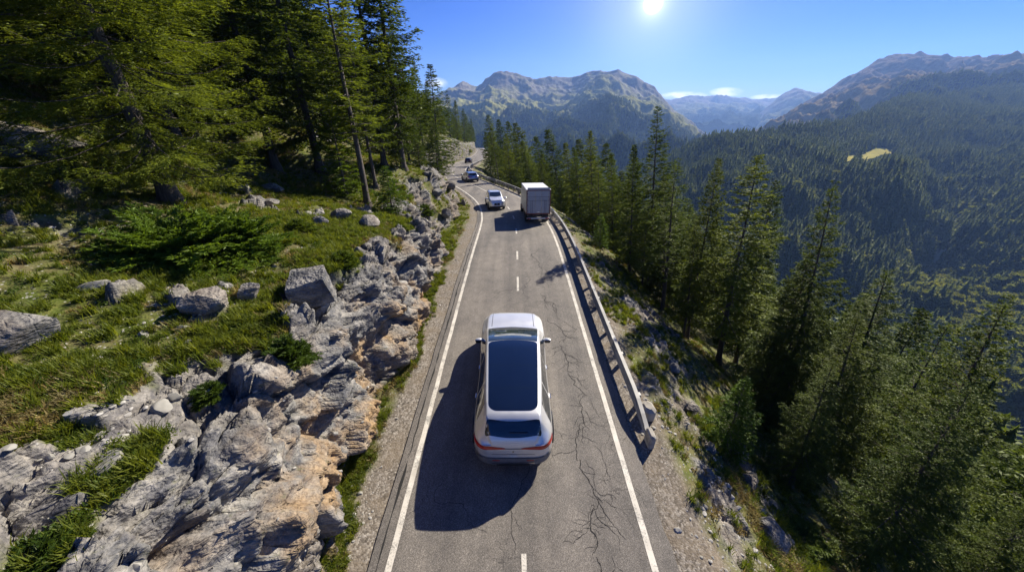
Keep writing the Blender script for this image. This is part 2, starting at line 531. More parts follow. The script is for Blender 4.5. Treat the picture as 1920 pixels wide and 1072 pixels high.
def left_profile(v, Y):
    """v in [0,1] -> offset s from road centre and height above road; arrays broadcast"""
    hc = cliff_h(Y)
    base = -4.25 + 0.25 * np.sin(Y * .7) + .18 * np.sin(Y * 1.9 + 1)
    soft_ = sstep(17, 23, Y) * (1 - sstep(42, 55, Y))
    base = base - 1.0 * soft_
    S = [-2.7 + 0 * Y, -3.35 + 0 * Y, base, base - .10 - .45 * soft_, base - .26 - 1.0 * soft_, base - .58 - 1.4 * soft_, base - 1.25 - 1.6 * soft_, base - 2.5 - 1.5 * soft_, base - 4.6, base - 8.9, base - 14, base - 24, base - 40, base - 75]
    Z = [-.06 + 0 * Y, .0 + 0 * Y, .10 + 0 * Y, (.38 - .08 * soft_) * hc, (.76 - .14 * soft_) * hc, 1.04 * hc, 1.13 * hc, 1.20 * hc + .08, 1.25 * hc + .35, 1.26 * hc + 1.2, 1.3 * hc + 3.6, 1.3 * hc + 9.5, hc + 20, hc + 46]
    K = [0, .06, .14, .20, .27, .34, .43, .52, .64, .78, .86, .92, .96, 1.0]
    s = np.zeros(np.broadcast(v, Y).shape); z = s.copy()
    for i in range(len(K) - 1):
        t = (v - K[i]) / (K[i + 1] - K[i])
        mk = (t >= 0) & (t < 1) if i < len(K) - 2 else (t >= 0)
        s = np.where(mk, S[i] + (S[i + 1] - S[i]) * t, s)
        z = np.where(mk, Z[i] + (Z[i + 1] - Z[i]) * t, z)
    return s, z

def yrows(near_step, y0=-5, y1=300):
    ys = [y0]
    while ys[-1] < y1:
        y = ys[-1]
        ys.append(y + max(near_step, near_step * max(1, (y - 9) / 7.0)))
    return np.array(ys)

def build_left():
    ys = yrows(0.055)
    vs = np.concatenate([np.linspace(0, .14, 22)[:-1], np.linspace(.14, .52, 120)[:-1], np.linspace(.52, .78, 110)[:-1], np.linspace(.78, .92, 60)[:-1], np.linspace(.92, 1, 26)])
    Yg, Vg = np.meshgrid(ys, vs, indexing='ij')
    s, z = left_profile(Vg, Yg)
    # smooth the kinks across the profile
    for a in (s, z):
        for _ in range(3): a[:, 1:-1] = .25 * a[:, :-2] + .5 * a[:, 1:-1] + .25 * a[:, 2:]
    X = cx(Yg) + s; Z = cz(Yg) + z
    # normal of the profile in the x,z plane
    ds, dz = np.gradient(X, axis=1), np.gradient(Z, axis=1)
    ln = np.sqrt(ds ** 2 + dz ** 2) + 1e-9
    nx, nz = dz / ln, -ds / ln
    P = np.stack([X, Yg, Z], -1)
    rockm = sstep(.135, .165, Vg) * (1 - sstep(.40, .52, Vg - .10 * (1 - sstep(3.0, 5.5, Yg)) + .09 * fbm(P * .6, 3, 5)))
    # bare rock breaking through the turf above
    out = sstep(.30, .52, fbm(P * np.array([.55, .4, .7]), 3, 21)) * sstep(.48, .56, Vg) * (1 - sstep(.80, .9, Vg))
    rockm = np.maximum(rockm, out * .95)
    kn_ = np.maximum(sstep(17, 23, Yg) * (1 - sstep(42, 55, Yg)), 1.15 * sstep(62, 85, Yg))
    turfpatch = sstep(.20 - .24 * kn_, .38 - .18 * kn_, fbm(P * np.array([.9, .8, .9]), 3, 77)) * sstep(.30 - .15 * kn_, .40 - .18 * kn_, Vg)
    rockm = rockm * (1 - .9 * turfpatch)
    rockm = sstep(.32, .68, rockm + .34 * fbm(P * 5.5, 4, 55) * (Vg > .17))
    rot = np.array([[.80, .42, -.43], [-.35, .90, .25], [.49, -.05, .87]])
    Q = P @ rot
    W = fbm(P * .8, 3, 3)[..., None] * .5
    d1a, d2a, va, ta = worley((Q + W) * np.array([.50, .62, 1.15]), 1)
    d1b, d2b, vb, tb = worley((Q + W * .5) * np.array([1.15, 1.5, 3.0]), 2)
    d1c, d2c, vc, tc_ = worley(Q * np.array([3.0, 3.8, 7.5]), 3)
    disp = .40 * fbm(P * .4, 3, 9) + .46 * (va - .5) + .85 * ta + .15 * (vb - .5) + .30 * tb + .04 * (vc - .5) + .09 * tc_
    disp -= .14 * (1 - sstep(0, .06, d2a - d1a)) + .08 * (1 - sstep(0, .07, d2b - d1b)) + .035 * (1 - sstep(0, .10, d2c - d1c))
    fl = np.stack([Yg * 1.25 + .5 * W[..., 0], Vg * 9, 0 * Yg], -1)
    disp += .17 * fbm(fl, 3, 131, ridged=True) * (1 - sstep(.36, .46, Vg)) + .07 * fbm(fl * np.array([3.1, 2.0, 1]), 3, 137, ridged=True)
    disp += .055 * fbm(P @ rot * np.array([.9, 1.3, 6.5]), 3, 31, ridged=True) + .012 * fbm(P * 7, 3, 32)
    soft = .10 * fbm(P * .9, 4, 41) + .035 * fbm(P * 4, 3, 43)
    soft = soft * sstep(.08, .16, Vg) + .015 * fbm(P * 5, 3, 44) * (Vg < .16)
    fade = 1 - .35 * sstep(26, 60, Yg)
    D = rockm * disp * fade + (1 - rockm) * soft
    far = sstep(.8, .95, Vg) * 1.2 * fbm(P * .12, 3, 61)
    X = X + nx * D; Z = Z + nz * D + far
    grav = 1 - sstep(3.8, 4.15, -s + .28 * fbm(P * 1.3, 3, 8))
    V = np.stack([X, Yg, Z], -1).reshape(-1, 3)
    och = np.clip(1.15 - np.clip((Vg - .27) / .10, 0, 2) + .45 * fbm(P * .4, 2, 88), 0.1, 1.6) * (1 - .7 * sstep(13, 19, Yg))
    me = new_mesh('rocky_bank', V, gridf(*Yg.shape)[:, ::-1], [M['bank']], True, {'rock': rockm, 'gravel': grav, 'ochre': och})
    struct('rocky_bank', me)
    return V, gridf(*Yg.shape), rockm.ravel(), grav.ravel(), Vg.ravel()

def build_right():
    ys = yrows(0.07)
    S = np.array([2.75, 3.4, 4.15, 5.0, 6.0, 7.0, 9.0, 14, 25, 60, 150, 330])
    Zp = np.array([-.06, -.01, -.06, -.42, -.95, -1.6, -3.0, -6.6, -14.3, -38, -92, -190.])
    K = np.array([0, .08, .18, .32, .46, .58, .68, .78, .86, .92, .96, 1.0])
    vs = np.concatenate([np.linspace(0, .58, 120)[:-1], np.linspace(.58, .86, 70)[:-1], np.linspace(.86, 1, 40)])
    Yg, Vg = np.meshgrid(ys, vs, indexing='ij')
    s = np.interp(Vg, K, S); z = np.interp(Vg, K, Zp)
    s = s + .35 * sstep(.2, .4, Vg) * np.sin(Yg * .45 + 2) * (Vg < .7)
    P = np.stack([cx(Yg) + s, Yg, cz(Yg) + z], -1)
    rk = sstep(.05, .34, fbm(P * np.array([.75, .5, .8]), 3, 91) + .22 * np.exp(-((Vg - .44) / .07) ** 2) - .05) * sstep(.22, .34, Vg) * (1 - sstep(.62, .72, Vg))
    d1b, d2b, vb, tb = worley(P * np.array([1.5, 1.2, 1.9]), 12)
    d1c, d2c, vc, tc_ = worley(P * np.array([4.2, 3.6, 5]), 13)
    D = rk * (.26 * (vb - .4) + .3 * tb + .09 * (vc - .5) + .07 * tc_ - .10 * (1 - sstep(0, .1, d2b - d1b)) + .18 * fbm(P * .8, 4, 14))
    D += (1 - rk) * (.10 * fbm(P * .9, 4, 15) + .03 * fbm(P * 4, 3, 16)) * sstep(.1, .25, Vg)
    D += .012 * fbm(P * 5, 3, 17) * (Vg < .2)
    D += sstep(.75, .95, Vg) * 3.0 * fbm(P * .05, 3, 18)
    V = np.stack([P[..., 0] + .35 * D, P[..., 1], P[..., 2] + .9 * D], -1).reshape(-1, 3)
    grav = 1 - sstep(.17, .27, Vg + .06 * fbm(P * 1.3, 3, 19))
    me = new_mesh('embankment', V, gridf(*Yg.shape)[:, ::-1][:, ::-1], [M['bank']], True, {'rock': rk, 'gravel': grav, 'ochre': .25 + 0 * rk})
    struct('embankment', me)
    return V, gridf(*Yg.shape), rk.ravel(), grav.ravel(), Vg.ravel()

LV, LF, Lrock, Lgrav, Lv = build_left()
RVt, RFt, Rrock, Rgrav, Rv = build_right()
bvhL = BVHTree.FromPolygons([tuple(v) for v in LV.tolist()], LF.tolist())
bvhR = BVHTree.FromPolygons([tuple(v) for v in RVt.tolist()], RFt.tolist())

def ground_at(x, y):
    c = float(cx(y))
    b = bvhL if x < c else bvhR
    hit = b.ray_cast(Vector((x, y, 300)), Vector((0, 0, -1)))
    if hit[0] is None: return float(cz(y)), Vector((0, 0, 1))
    return hit[0].z, hit[1]

def pick(px, py):
    """the terrain point met by the line of sight"""
    o, d = Vector((0, 0, CAMZ)), raydir(px, py)
    best = None
    for b in (bvhL, bvhR):
        h = b.ray_cast(o, d)
        if h[0] is not None and (best is None or h[3] < best[3]): best = h
    return best

# ------------------------------------------------------------------ road surface and markings
def ribbon(ys, s0, s1, lift, name, material, cols=2, jit=0.0):
    """a strip lying along the road between offsets s0 and s1 (arrays or numbers)"""
    ys = np.asarray(ys, float)
    tx = np.gradient(cx(ys), ys); ln = np.sqrt(1 + tx ** 2)
    nxx, nyy = 1 / ln, -tx / ln
    V = []
    for k in range(cols):
        f = k / (cols - 1)
        s = s0 + (s1 - s0) * f
        V.append(np.stack([cx(ys) + s * nxx, ys + s * nyy, cz(ys + s * nyy) + lift - .018 * np.abs(s) / 2.8], -1))
    V = np.stack(V, 1)
    return new_mesh(name, V.reshape(-1, 3), gridf(len(ys), cols)[:, ::-1][:, ::-1], [material], True)

def flipup(me):
    """make every face of a lying sheet look up"""
    if me.polygons and me.polygons[len(me.polygons) // 2].normal.z < 0: me.flip_normals()
    return me

ysr = np.concatenate([np.arange(-5, 60, .35), np.arange(60, 300, 1.0)])
wob = .05 * fbm(np.stack([ysr * .6, 0 * ysr, 0 * ysr], -1), 3, 4)
struct('road', flipup(ribbon(ysr, -3.22 + wob, 3.28 - wob[::-1], .055, 'road', M['asphalt'], 9)))
for (a, b_) in ((-2.86, -2.72), (2.72, 2.86)):
    j = .012 * fbm(np.stack([ysr * 2, 0 * ysr + a, 0 * ysr], -1), 3, 6)
    struct('edge_line', flipup(ribbon(ysr, a + j, b_ + j, .062, 'edge_line', M['line'])))
for (a, b_) in ((1.2, 3.95), (15.6, 17.2), (19.6, 21.0), (25.0, 26.6), (30.2, 31.6), (34.6, 36), (40, 56), (60, 76), (84, 100)):
    ys_ = np.linspace(a, b_, 12)
    struct('centre_line', flipup(ribbon(ys_, -.055 + .05, .055 + .05, .062, 'centre_line', M['line'])))

def cracks():
    r = np.random.default_rng(5)
    me_all = MB()
    def strip(pts, w):
        n = len(pts)
        pts = np.array(pts); t = np.gradient(pts, axis=0); t /= np.linalg.norm(t, axis=1)[:, None] + 1e-9
        ww = w * (0.45 + 0.9 * r.random(n)) * np.sin(np.linspace(.12, math.pi - .05, n)) ** .35
        off = np.stack([t[:, 1], -t[:, 0]], 1) * ww[:, None] / 2
        A, B = pts + off, pts - off
        V = [(x, y, float(cz(y)) + .0595 - .018 * abs(x - float(cx(y))) / 2.8) for x, y in np.concatenate([A, B])]
        me_all.add(V, [(i, i + 1, n + i + 1, n + i) for i in range(n - 1)])
    def walk(x, y, dx, dy, length, w, branch=.05, step=.045, depth=0):
        pts = [(x, y)]; a0 = math.atan2(dy, dx); a = a0; L = 0
        while L < length:
            a = a0 + (a - a0) * .80 + r.normal(0, .34)
            x += math.cos(a) * step; y += math.sin(a) * step; L += step
            pts.append((x, y))
            if depth < 2 and r.random() < branch:
                sg = 1 if r.random() < .5 else -1
                walk(x, y, math.cos(a0 + sg * r.uniform(.5, 1.2)), math.sin(a0 + sg * r.uniform(.5, 1.2)), r.uniform(.15, .8) * (1 if depth == 0 else .5), w * .5, branch * .9, step, depth + 1)
        if len(pts) > 3: strip(pts, w)
    # the long crack of the right lane, following waypoints from far to near
    way = [(1.75, 21.5), (1.62, 17.5), (1.5, 15.5), (1.62, 13.2), (1.9, 11.2), (2.02, 9.6), (2.25, 8.4), (2.05, 7.4), (1.85, 6.2), (1.98, 5.0), (1.82, 3.9), (1.7, 2.6)]
    for (p, q) in zip(way[:-1], way[1:]):
        L = math.hypot(q[0] - p[0], q[1] - p[1])
        walk(p[0], p[1], q[0] - p[0], q[1] - p[1], L * 1.08, .024, .12)
        if r.random() < .9: walk(p[0] + r.uniform(.15, .4), p[1], q[0] - p[0], q[1] - p[1], L * .8, .011, .12)
    walk(.22, 6.9, .02, -1, 3.4, .014, .03)
    walk(-1.75, 5.6, .1, -1, 1.8, .012, .05)
    for i in range(12):
        walk(r.uniform(1.1, 2.5), r.uniform(4, 15), r.normal(0, 1), r.normal(0, .8), r.uniform(.3, 1.3), .008, .10)
    for i in range(6):
        walk(r.uniform(-2.3, 2.3), r.uniform(16, 30), r.normal(0, .5), -1, r.uniform(1, 3), .018, .03)
    o = me_all.build('road_crack', M['crack'])
    flipup(o.data)
    tag(o, kind='structure')
    # crumbling outer margins
    mb2 = ribbon(ysr, -3.06 + .04 * fbm(np.stack([ysr * 2.2, 0 * ysr, 0 * ysr], -1), 3, 66), -3.025 + .05 * fbm(np.stack([ysr * 2.6, 0 * ysr, 0 * ysr], -1), 3, 65), .059, 'edge_crack', M['crack'])
    struct('edge_crack', flipup(mb2))
cracks()

# ------------------------------------------------------------------ far terrain
def m_mountain(name, forest, grass, rockc, line_lo, line_hi, stripes=1.0, sc=1.0):
    m, nt, b = mat(name); g = NT(nt)
    P = g.pos()
    up = g.attr('up')
    nz = g.noise(P, .006 * sc, 6, .62)
    nf = g.noise(P, .05 * sc, 5, .7)
    k = g.math('ADD', up, g.math('MULTIPLY', g.math('SUBTRACT', nz, .5), .75))
    fcol = g.ramp(nf, [(0.35, tuple(c * .55 for c in forest)), (0.65, forest)])
    gcol = g.ramp(nf, [(0.3, tuple(c * .7 for c in grass)), (0.7, grass)])
    rcol = g.ramp(g.noise(P, .02 * sc, 6, .7), [(0.3, tuple(c * .55 for c in rockc)), (0.7, rockc)])
    c = g.mix(g.ramp(k, [(line_lo, 0.0), (line_lo + .13, 1.0)]), fcol, gcol)
    c = g.mix(g.ramp(k, [(line_hi, 0.0), (line_hi + .2, 1.0)]), c, rcol)
    stn = g.noise(g.mapping(P, (1, .25, 1)), .012 * sc, 5, .65)
    c = g.mix(g.math('MULTIPLY', g.ramp(stn, [(0.54, 0.0), (0.66, .6)]), g.ramp(up, [(0.3, 0), (.5, stripes)])), c, tuple(min(1, x * 1.45) for x in grass))
    c = g.mix(g.attr('bare'), c, (.46, .41, .28))
    c = g.mix(g.attr('meadow'), c, g.ramp(nf, [(.3, (.26, .24, .07)), (.7, (.44, .37, .11))]))
    g.put(b.inputs['Base Color'], c); b.inputs['Roughness'].default_value = 1.0
    b.inputs['Specular IOR Level'].default_value = 0.0
    g.put(b.inputs['Normal'], g.bump(g.math('ADD', nf, g.math('MULTIPLY', nz, 2.0)), 6.0 / sc, .8))
    return m

def loft(name, rows, mat_, nu, nv, relief, seed, freq, back=900, meadow=None, bare=None, ridge_amp=1.0, crest_amp=.25):
    """a mountainside from its crest (first row) down towards the valley; rows of (px, py, distance)"""
    u = np.linspace(0, 1, nu)
    C = []
    xs0 = [p[0] for p in rows[0]]
    xr = np.linspace(xs0[0], xs0[-1], nu)
    for row in rows:
        r_ = np.array(row, float)
        y = np.interp(xr, r_[:, 0], r_[:, 1]); d = pch(r_[:, 0], r_[:, 2], xr)
        C.append(np.stack([unproj(a, b_, c) for a, b_, c in zip(xr, y, d)]))
    C = np.array(C)                                    # rows, nu, 3
    kv = np.linspace(0, 1, len(rows)); v = np.linspace(0, 1, nv) ** 1.0
    G = np.zeros((nv, nu, 3))
    for j in range(nu):
        for k in range(3): G[:, j, k] = pch(kv, C[:, j, k], v)
    up = np.broadcast_to(1 - v[:, None], (nv, nu)).copy()
    P = G.copy()
    if meadow is not None:
        mx_, my_ = project(P.reshape(-1, 3)); ew = np.sqrt(((mx_ - 1625) / 90) ** 2 + ((my_ - 296) / 42) ** 2).reshape(P.shape[:2])
        calm = (.12 + .88 * sstep(.7, 1.5, ew))
    else: calm = 1.0
    n = fbm(P * freq, 6, seed, .52, ridged=True) * ridge_amp + .5 * fbm(P * freq * .6, 4, seed + 9)
    amp = calm * relief * (crest_amp + (1 - crest_amp) * np.sin(np.clip(v, 0, 1) * math.pi * .62) ** .8)[:, None]
    fine = fbm(P * freq * 6, 4, seed + 3)
    G[..., 2] += amp * n + calm * relief * .10 * fine
    G[..., 1] += amp * .8 * fbm(P * freq * .9 + 5, 4, seed + 30)
    # the far side of the ridge
    nb = 12
    B = np.repeat(G[:1], nb, 0)
    t = np.linspace(1, 0, nb, endpoint=False)[:, None]
    dirv = G[0] - np.array([0, 0, CAMZ]); dirv[:, 2] = 0; dirv /= np.linalg.norm(dirv, axis=1)[:, None]
    B = B + dirv[None] * (t * back)[..., None]
    B[..., 2] -= t * back * .55 + 0
    A = np.concatenate([B, G], 0)
    upA = np.concatenate([np.ones((nb, nu)), up], 0)
    me_attr = {'up': upA, 'meadow': np.zeros_like(upA), 'bare': np.zeros_like(upA)}
    # masks measured on the ground: projected polygons turned into distances from ground points
    px, py = project(A.reshape(-1, 3)); px = px.reshape(upA.shape); py = py.reshape(upA.shape)
    front = np.concatenate([np.zeros((nb, nu)), np.ones((nv, nu))], 0)
    me_attr['clear'] = np.zeros_like(upA)
    if meadow is not None:
        me_attr['clear'] = front * np.clip(sum(inpoly(px, py, np.array(q)) + inpoly(px, py - 10, np.array(q)) + inpoly(px, py - 20, np.array(q)) for q in meadow), 0, 1)
        me_attr['meadow'] = front * np.clip(sum(inpoly(px, py, np.array(q)) for q in meadow), 0, 1)
    if bare is not None:
        bm_ = 0
        wob_ = fbm(A * .03, 3, 99) * 7
        for line, w in bare: bm_ = np.maximum(bm_, 1 - sstep(w * .5, w * 1.0, linedist(px + wob_, py, np.array(line, float))))
        me_attr['bare'] = front * bm_
    me = new_mesh(name, A.reshape(-1, 3), gridf(*upA.shape)[:, ::-1], [mat_], True, me_attr)
    struct(name, me)
    return A, me_attr, nb

def project(P):
    q = P - np.array([0, 0, CAMZ])
    d = q[:, 1] * CP - q[:, 2] * SP
    d = np.maximum(d, 1e-3)
    b_ = -(q[:, 1] * SP + q[:, 2] * CP) / d
    return PW / 2 + FPX * q[:, 0] / d, PH / 2 + FPX * b_

def inpoly(x, y, poly):
    r_ = np.zeros(x.shape, bool)
    n = len(poly)
    for i in range(n):
        x0, y0 = poly[i]; x1, y1 = poly[(i + 1) % n]
        c = ((y0 > y) != (y1 > y)) & (x < (x1 - x0) * (y - y0) / (y1 - y0 + 1e-9) + x0)
        r_ ^= c
    return r_.astype(float)

def linedist(x, y, L):
    d = np.full(x.shape, 1e9)
    for p, q in zip(L[:-1], L[1:]):
        v = q - p; t = np.clip(((x - p[0]) * v[0] + (y - p[1]) * v[1]) / (v @ v), 0, 1)
        d = np.minimum(d, np.hypot(x - p[0] - t * v[0], y - p[1] - t * v[1]))
    return d

MM_A = m_mountain('green_mountain', (.055, .072, .026), (.26, .25, .08), (.26, .235, .20), .40, .74, 1.0)
MM_B = m_mountain('distant_range', (.05, .06, .035), (.22, .21, .09), (.25, .21, .18), .28, .62, .8, .6)
MM_C = m_mountain('bare_mountain', (.045, .055, .026), (.22, .165, .075), (.20, .15, .115), .24, .52, .8)
MM_D = m_mountain('forest_hill', (.026, .034, .014), (.03, .04, .016), (.05, .05, .03), 1.6, 2.2, 0.0, 2.0)

loft('distant_range', [
    [(1150, 215, 6400), (1240, 190, 6400), (1290, 181, 6400), (1345, 176, 6400), (1385, 181, 6300), (1440, 186, 6200), (1520, 190, 6200), (1700, 190, 6200)],
    [(1150, 250, 5000), (1300, 215, 5000), (1440, 220, 5000), (1700, 220, 5000)],
    [(1150, 300, 3600), (1330, 262, 3600), (1440, 262, 3600), (1700, 280, 3600)]], MM_B, 300, 90, 230, 3, .0014)
loft('distant_peak', [
    [(1360, 262, 4300), (1400, 232, 4300), (1430, 208, 4300), (1465, 178, 4300), (1495, 163, 4300), (1512, 167, 4300), (1528, 174, 4300), (1600, 190, 4300), (1760, 220, 4300)],
    [(1360, 275, 3700), (1440, 240, 3700), (1500, 215, 3700), (1760, 250, 3700)],
    [(1360, 300, 3000), (1440, 280, 3000), (1760, 300, 3000)]], MM_B, 240, 80, 160, 14, .0018)
A_grid, A_attr, A_nb = loft('green_mountain', [
    [(700, 215, 3100), (800, 190, 3100), (838, 173, 3100), (868, 157, 3050), (893, 164, 3000), (912, 151, 2950), (930, 141, 2900), (948, 136, 2900), (975, 146, 2900), (1000, 151, 2900), (1040, 147, 2950), (1072, 151, 3000),
     (1098, 141, 2900), (1130, 137, 2800), (1160, 139, 2750), (1192, 150, 2700), (1225, 172, 2650), (1260, 206, 2600), (1300, 240, 2600), (1335, 268, 2600), (1420, 320, 2600)],
    [(700, 225, 2500), (900, 195, 2350), (1000, 205, 2500), (1060, 205, 2550), (1130, 180, 2250), (1230, 215, 2200), (1420, 335, 2200)],
    [(700, 260, 1900), (900, 235, 1850), (1040, 232, 2000), (1150, 215, 1750), (1240, 245, 1750), (1420, 345, 1750)],
    [(700, 330, 1300), (900, 310, 1300), (1050, 300, 1350), (1240, 300, 1350), (1420, 360, 1350)],
    [(700, 420, 800), (1050, 400, 800), (1420, 420, 800)]], MM_A, 520, 220, 130, 23, .0032)
C_grid, C_attr, C_nb = loft('bare_mountain', [
    [(1330, 300, 2500), (1400, 262, 2450), (1440, 240, 2400), (1500, 200, 2350), (1560, 165, 2300), (1600, 145, 2300), (1640, 122, 2300), (1668, 106, 2300), (1690, 102, 2300), (1712, 107, 2300), (1738, 105, 2300), (1765, 108, 2300),
     (1800, 119, 2350), (1822, 126, 2400), (1850, 121, 2450), (1890, 115, 2450), (1920, 106, 2450), (2050, 80, 2450), (2300, 60, 2450)],
    [(1330, 310, 1900), (1500, 235, 1900), (1620, 185, 1850), (1700, 165, 1850), (1800, 150, 1900), (1920, 140, 1900), (2300, 100, 1900)],
    [(1330, 330, 1400), (1500, 262, 1400), (1620, 235, 1400), (1800, 190, 1500), (1920, 175, 1500), (2300, 150, 1500)],
    [(1330, 400, 900), (1620, 300, 900), (1920, 250, 950), (2300, 250, 950)]], MM_C, 460, 190, 150, 37, .0032)
MEADOW = [[(1564, 308), (1584, 293), (1598, 288), (1610, 294), (1596, 300), (1582, 306)], [(1603, 312), (1609, 292), (1620, 282), (1642, 275), (1680, 281), (1670, 288), (1652, 290), (1640, 296), (1628, 298), (1618, 310)]]
BARE = [([(1708, 292), (1728, 312), (1742, 335), (1748, 352)], 4.5), ([(1728, 378), (1740, 402), (1746, 440), (1752, 470)], 5.0), ([(1790, 410), (1776, 440), (1766, 470), (1744, 500), (1730, 540)], 6.5), ([(1755, 478), (1735, 520), (1715, 545)], 8), ([(1760, 181), (1745, 186)], 8)]
D_grid, D_attr, D_nb = loft('forest_hill', [
    [(1130, 345, 860), (1200, 318, 800), (1270, 292, 760), (1330, 268, 730), (1400, 256, 720), (1480, 250, 730), (1560, 246, 780), (1620, 222, 880), (1690, 192, 1020), (1790, 184, 1120), (1920, 160, 1220), (2100, 130, 1250), (2500, 90, 1250)],
    [(1130, 390, 680), (1270, 340, 610), (1400, 300, 600), (1560, 285, 650), (1640, 272, 720), (1740, 262, 800), (1920, 240, 860), (2500, 190, 860)],
    [(1130, 430, 560), (1270, 390, 520), (1400, 350, 520), (1560, 320, 540), (1640, 315, 580), (1740, 340, 640), (1920, 320, 640), (2500, 260, 640)],
    [(1130, 520, 450), (1270, 490, 430), (1400, 460, 430), (1640, 440, 440), (1740, 470, 470), (1920, 450, 450), (2500, 420, 450)],
    [(1130, 680, 330), (1400, 660, 330), (1740, 660, 350), (1920, 640, 340), (2500, 600, 340)],
    [(1130, 840, 230), (1740, 830, 240), (1920, 820, 235), (2500, 800, 235)]], MM_D, 380, 280, 62, 53, .0042, meadow=MEADOW, bare=BARE, crest_amp=.12)

# valley floor and the land behind and around, out to the horizon
def valley():
    n = 90
    g_ = np.linspace(-1, 1, n); g_ = np.sign(g_) * np.abs(g_) ** 1.6 * 9000
    X, Y = np.meshgrid(g_, g_, indexing='ij')
    Z = -300 + 25 * fbm(np.stack([X * .002, Y * .002, 0 * X], -1), 4, 70)
    me = new_mesh('valley_floor', np.stack([X, Y, Z], -1).reshape(-1, 3), gridf(n, n), [MM_D], True, {'up': 0 * X, 'meadow': 0 * X, 'bare': 0 * X})
    struct('valley_floor', flipup(me))
valley()

# ------------------------------------------------------------------ trees
def tris_from(base, d, side, length, width):
    """one long triangle per shoot"""
    a = base + side * (width / 2)[:, None]
    b_ = base - side * (width / 2)[:, None]
    c = base + d * length[:, None]
    n = len(base)
    V = np.stack([a, b_, c], 1).reshape(-1, 3)
    return V, np.arange(3 * n).reshape(n, 3)

def unit(v): return v / (np.linalg.norm(v, axis=-1, keepdims=True) + 1e-9)

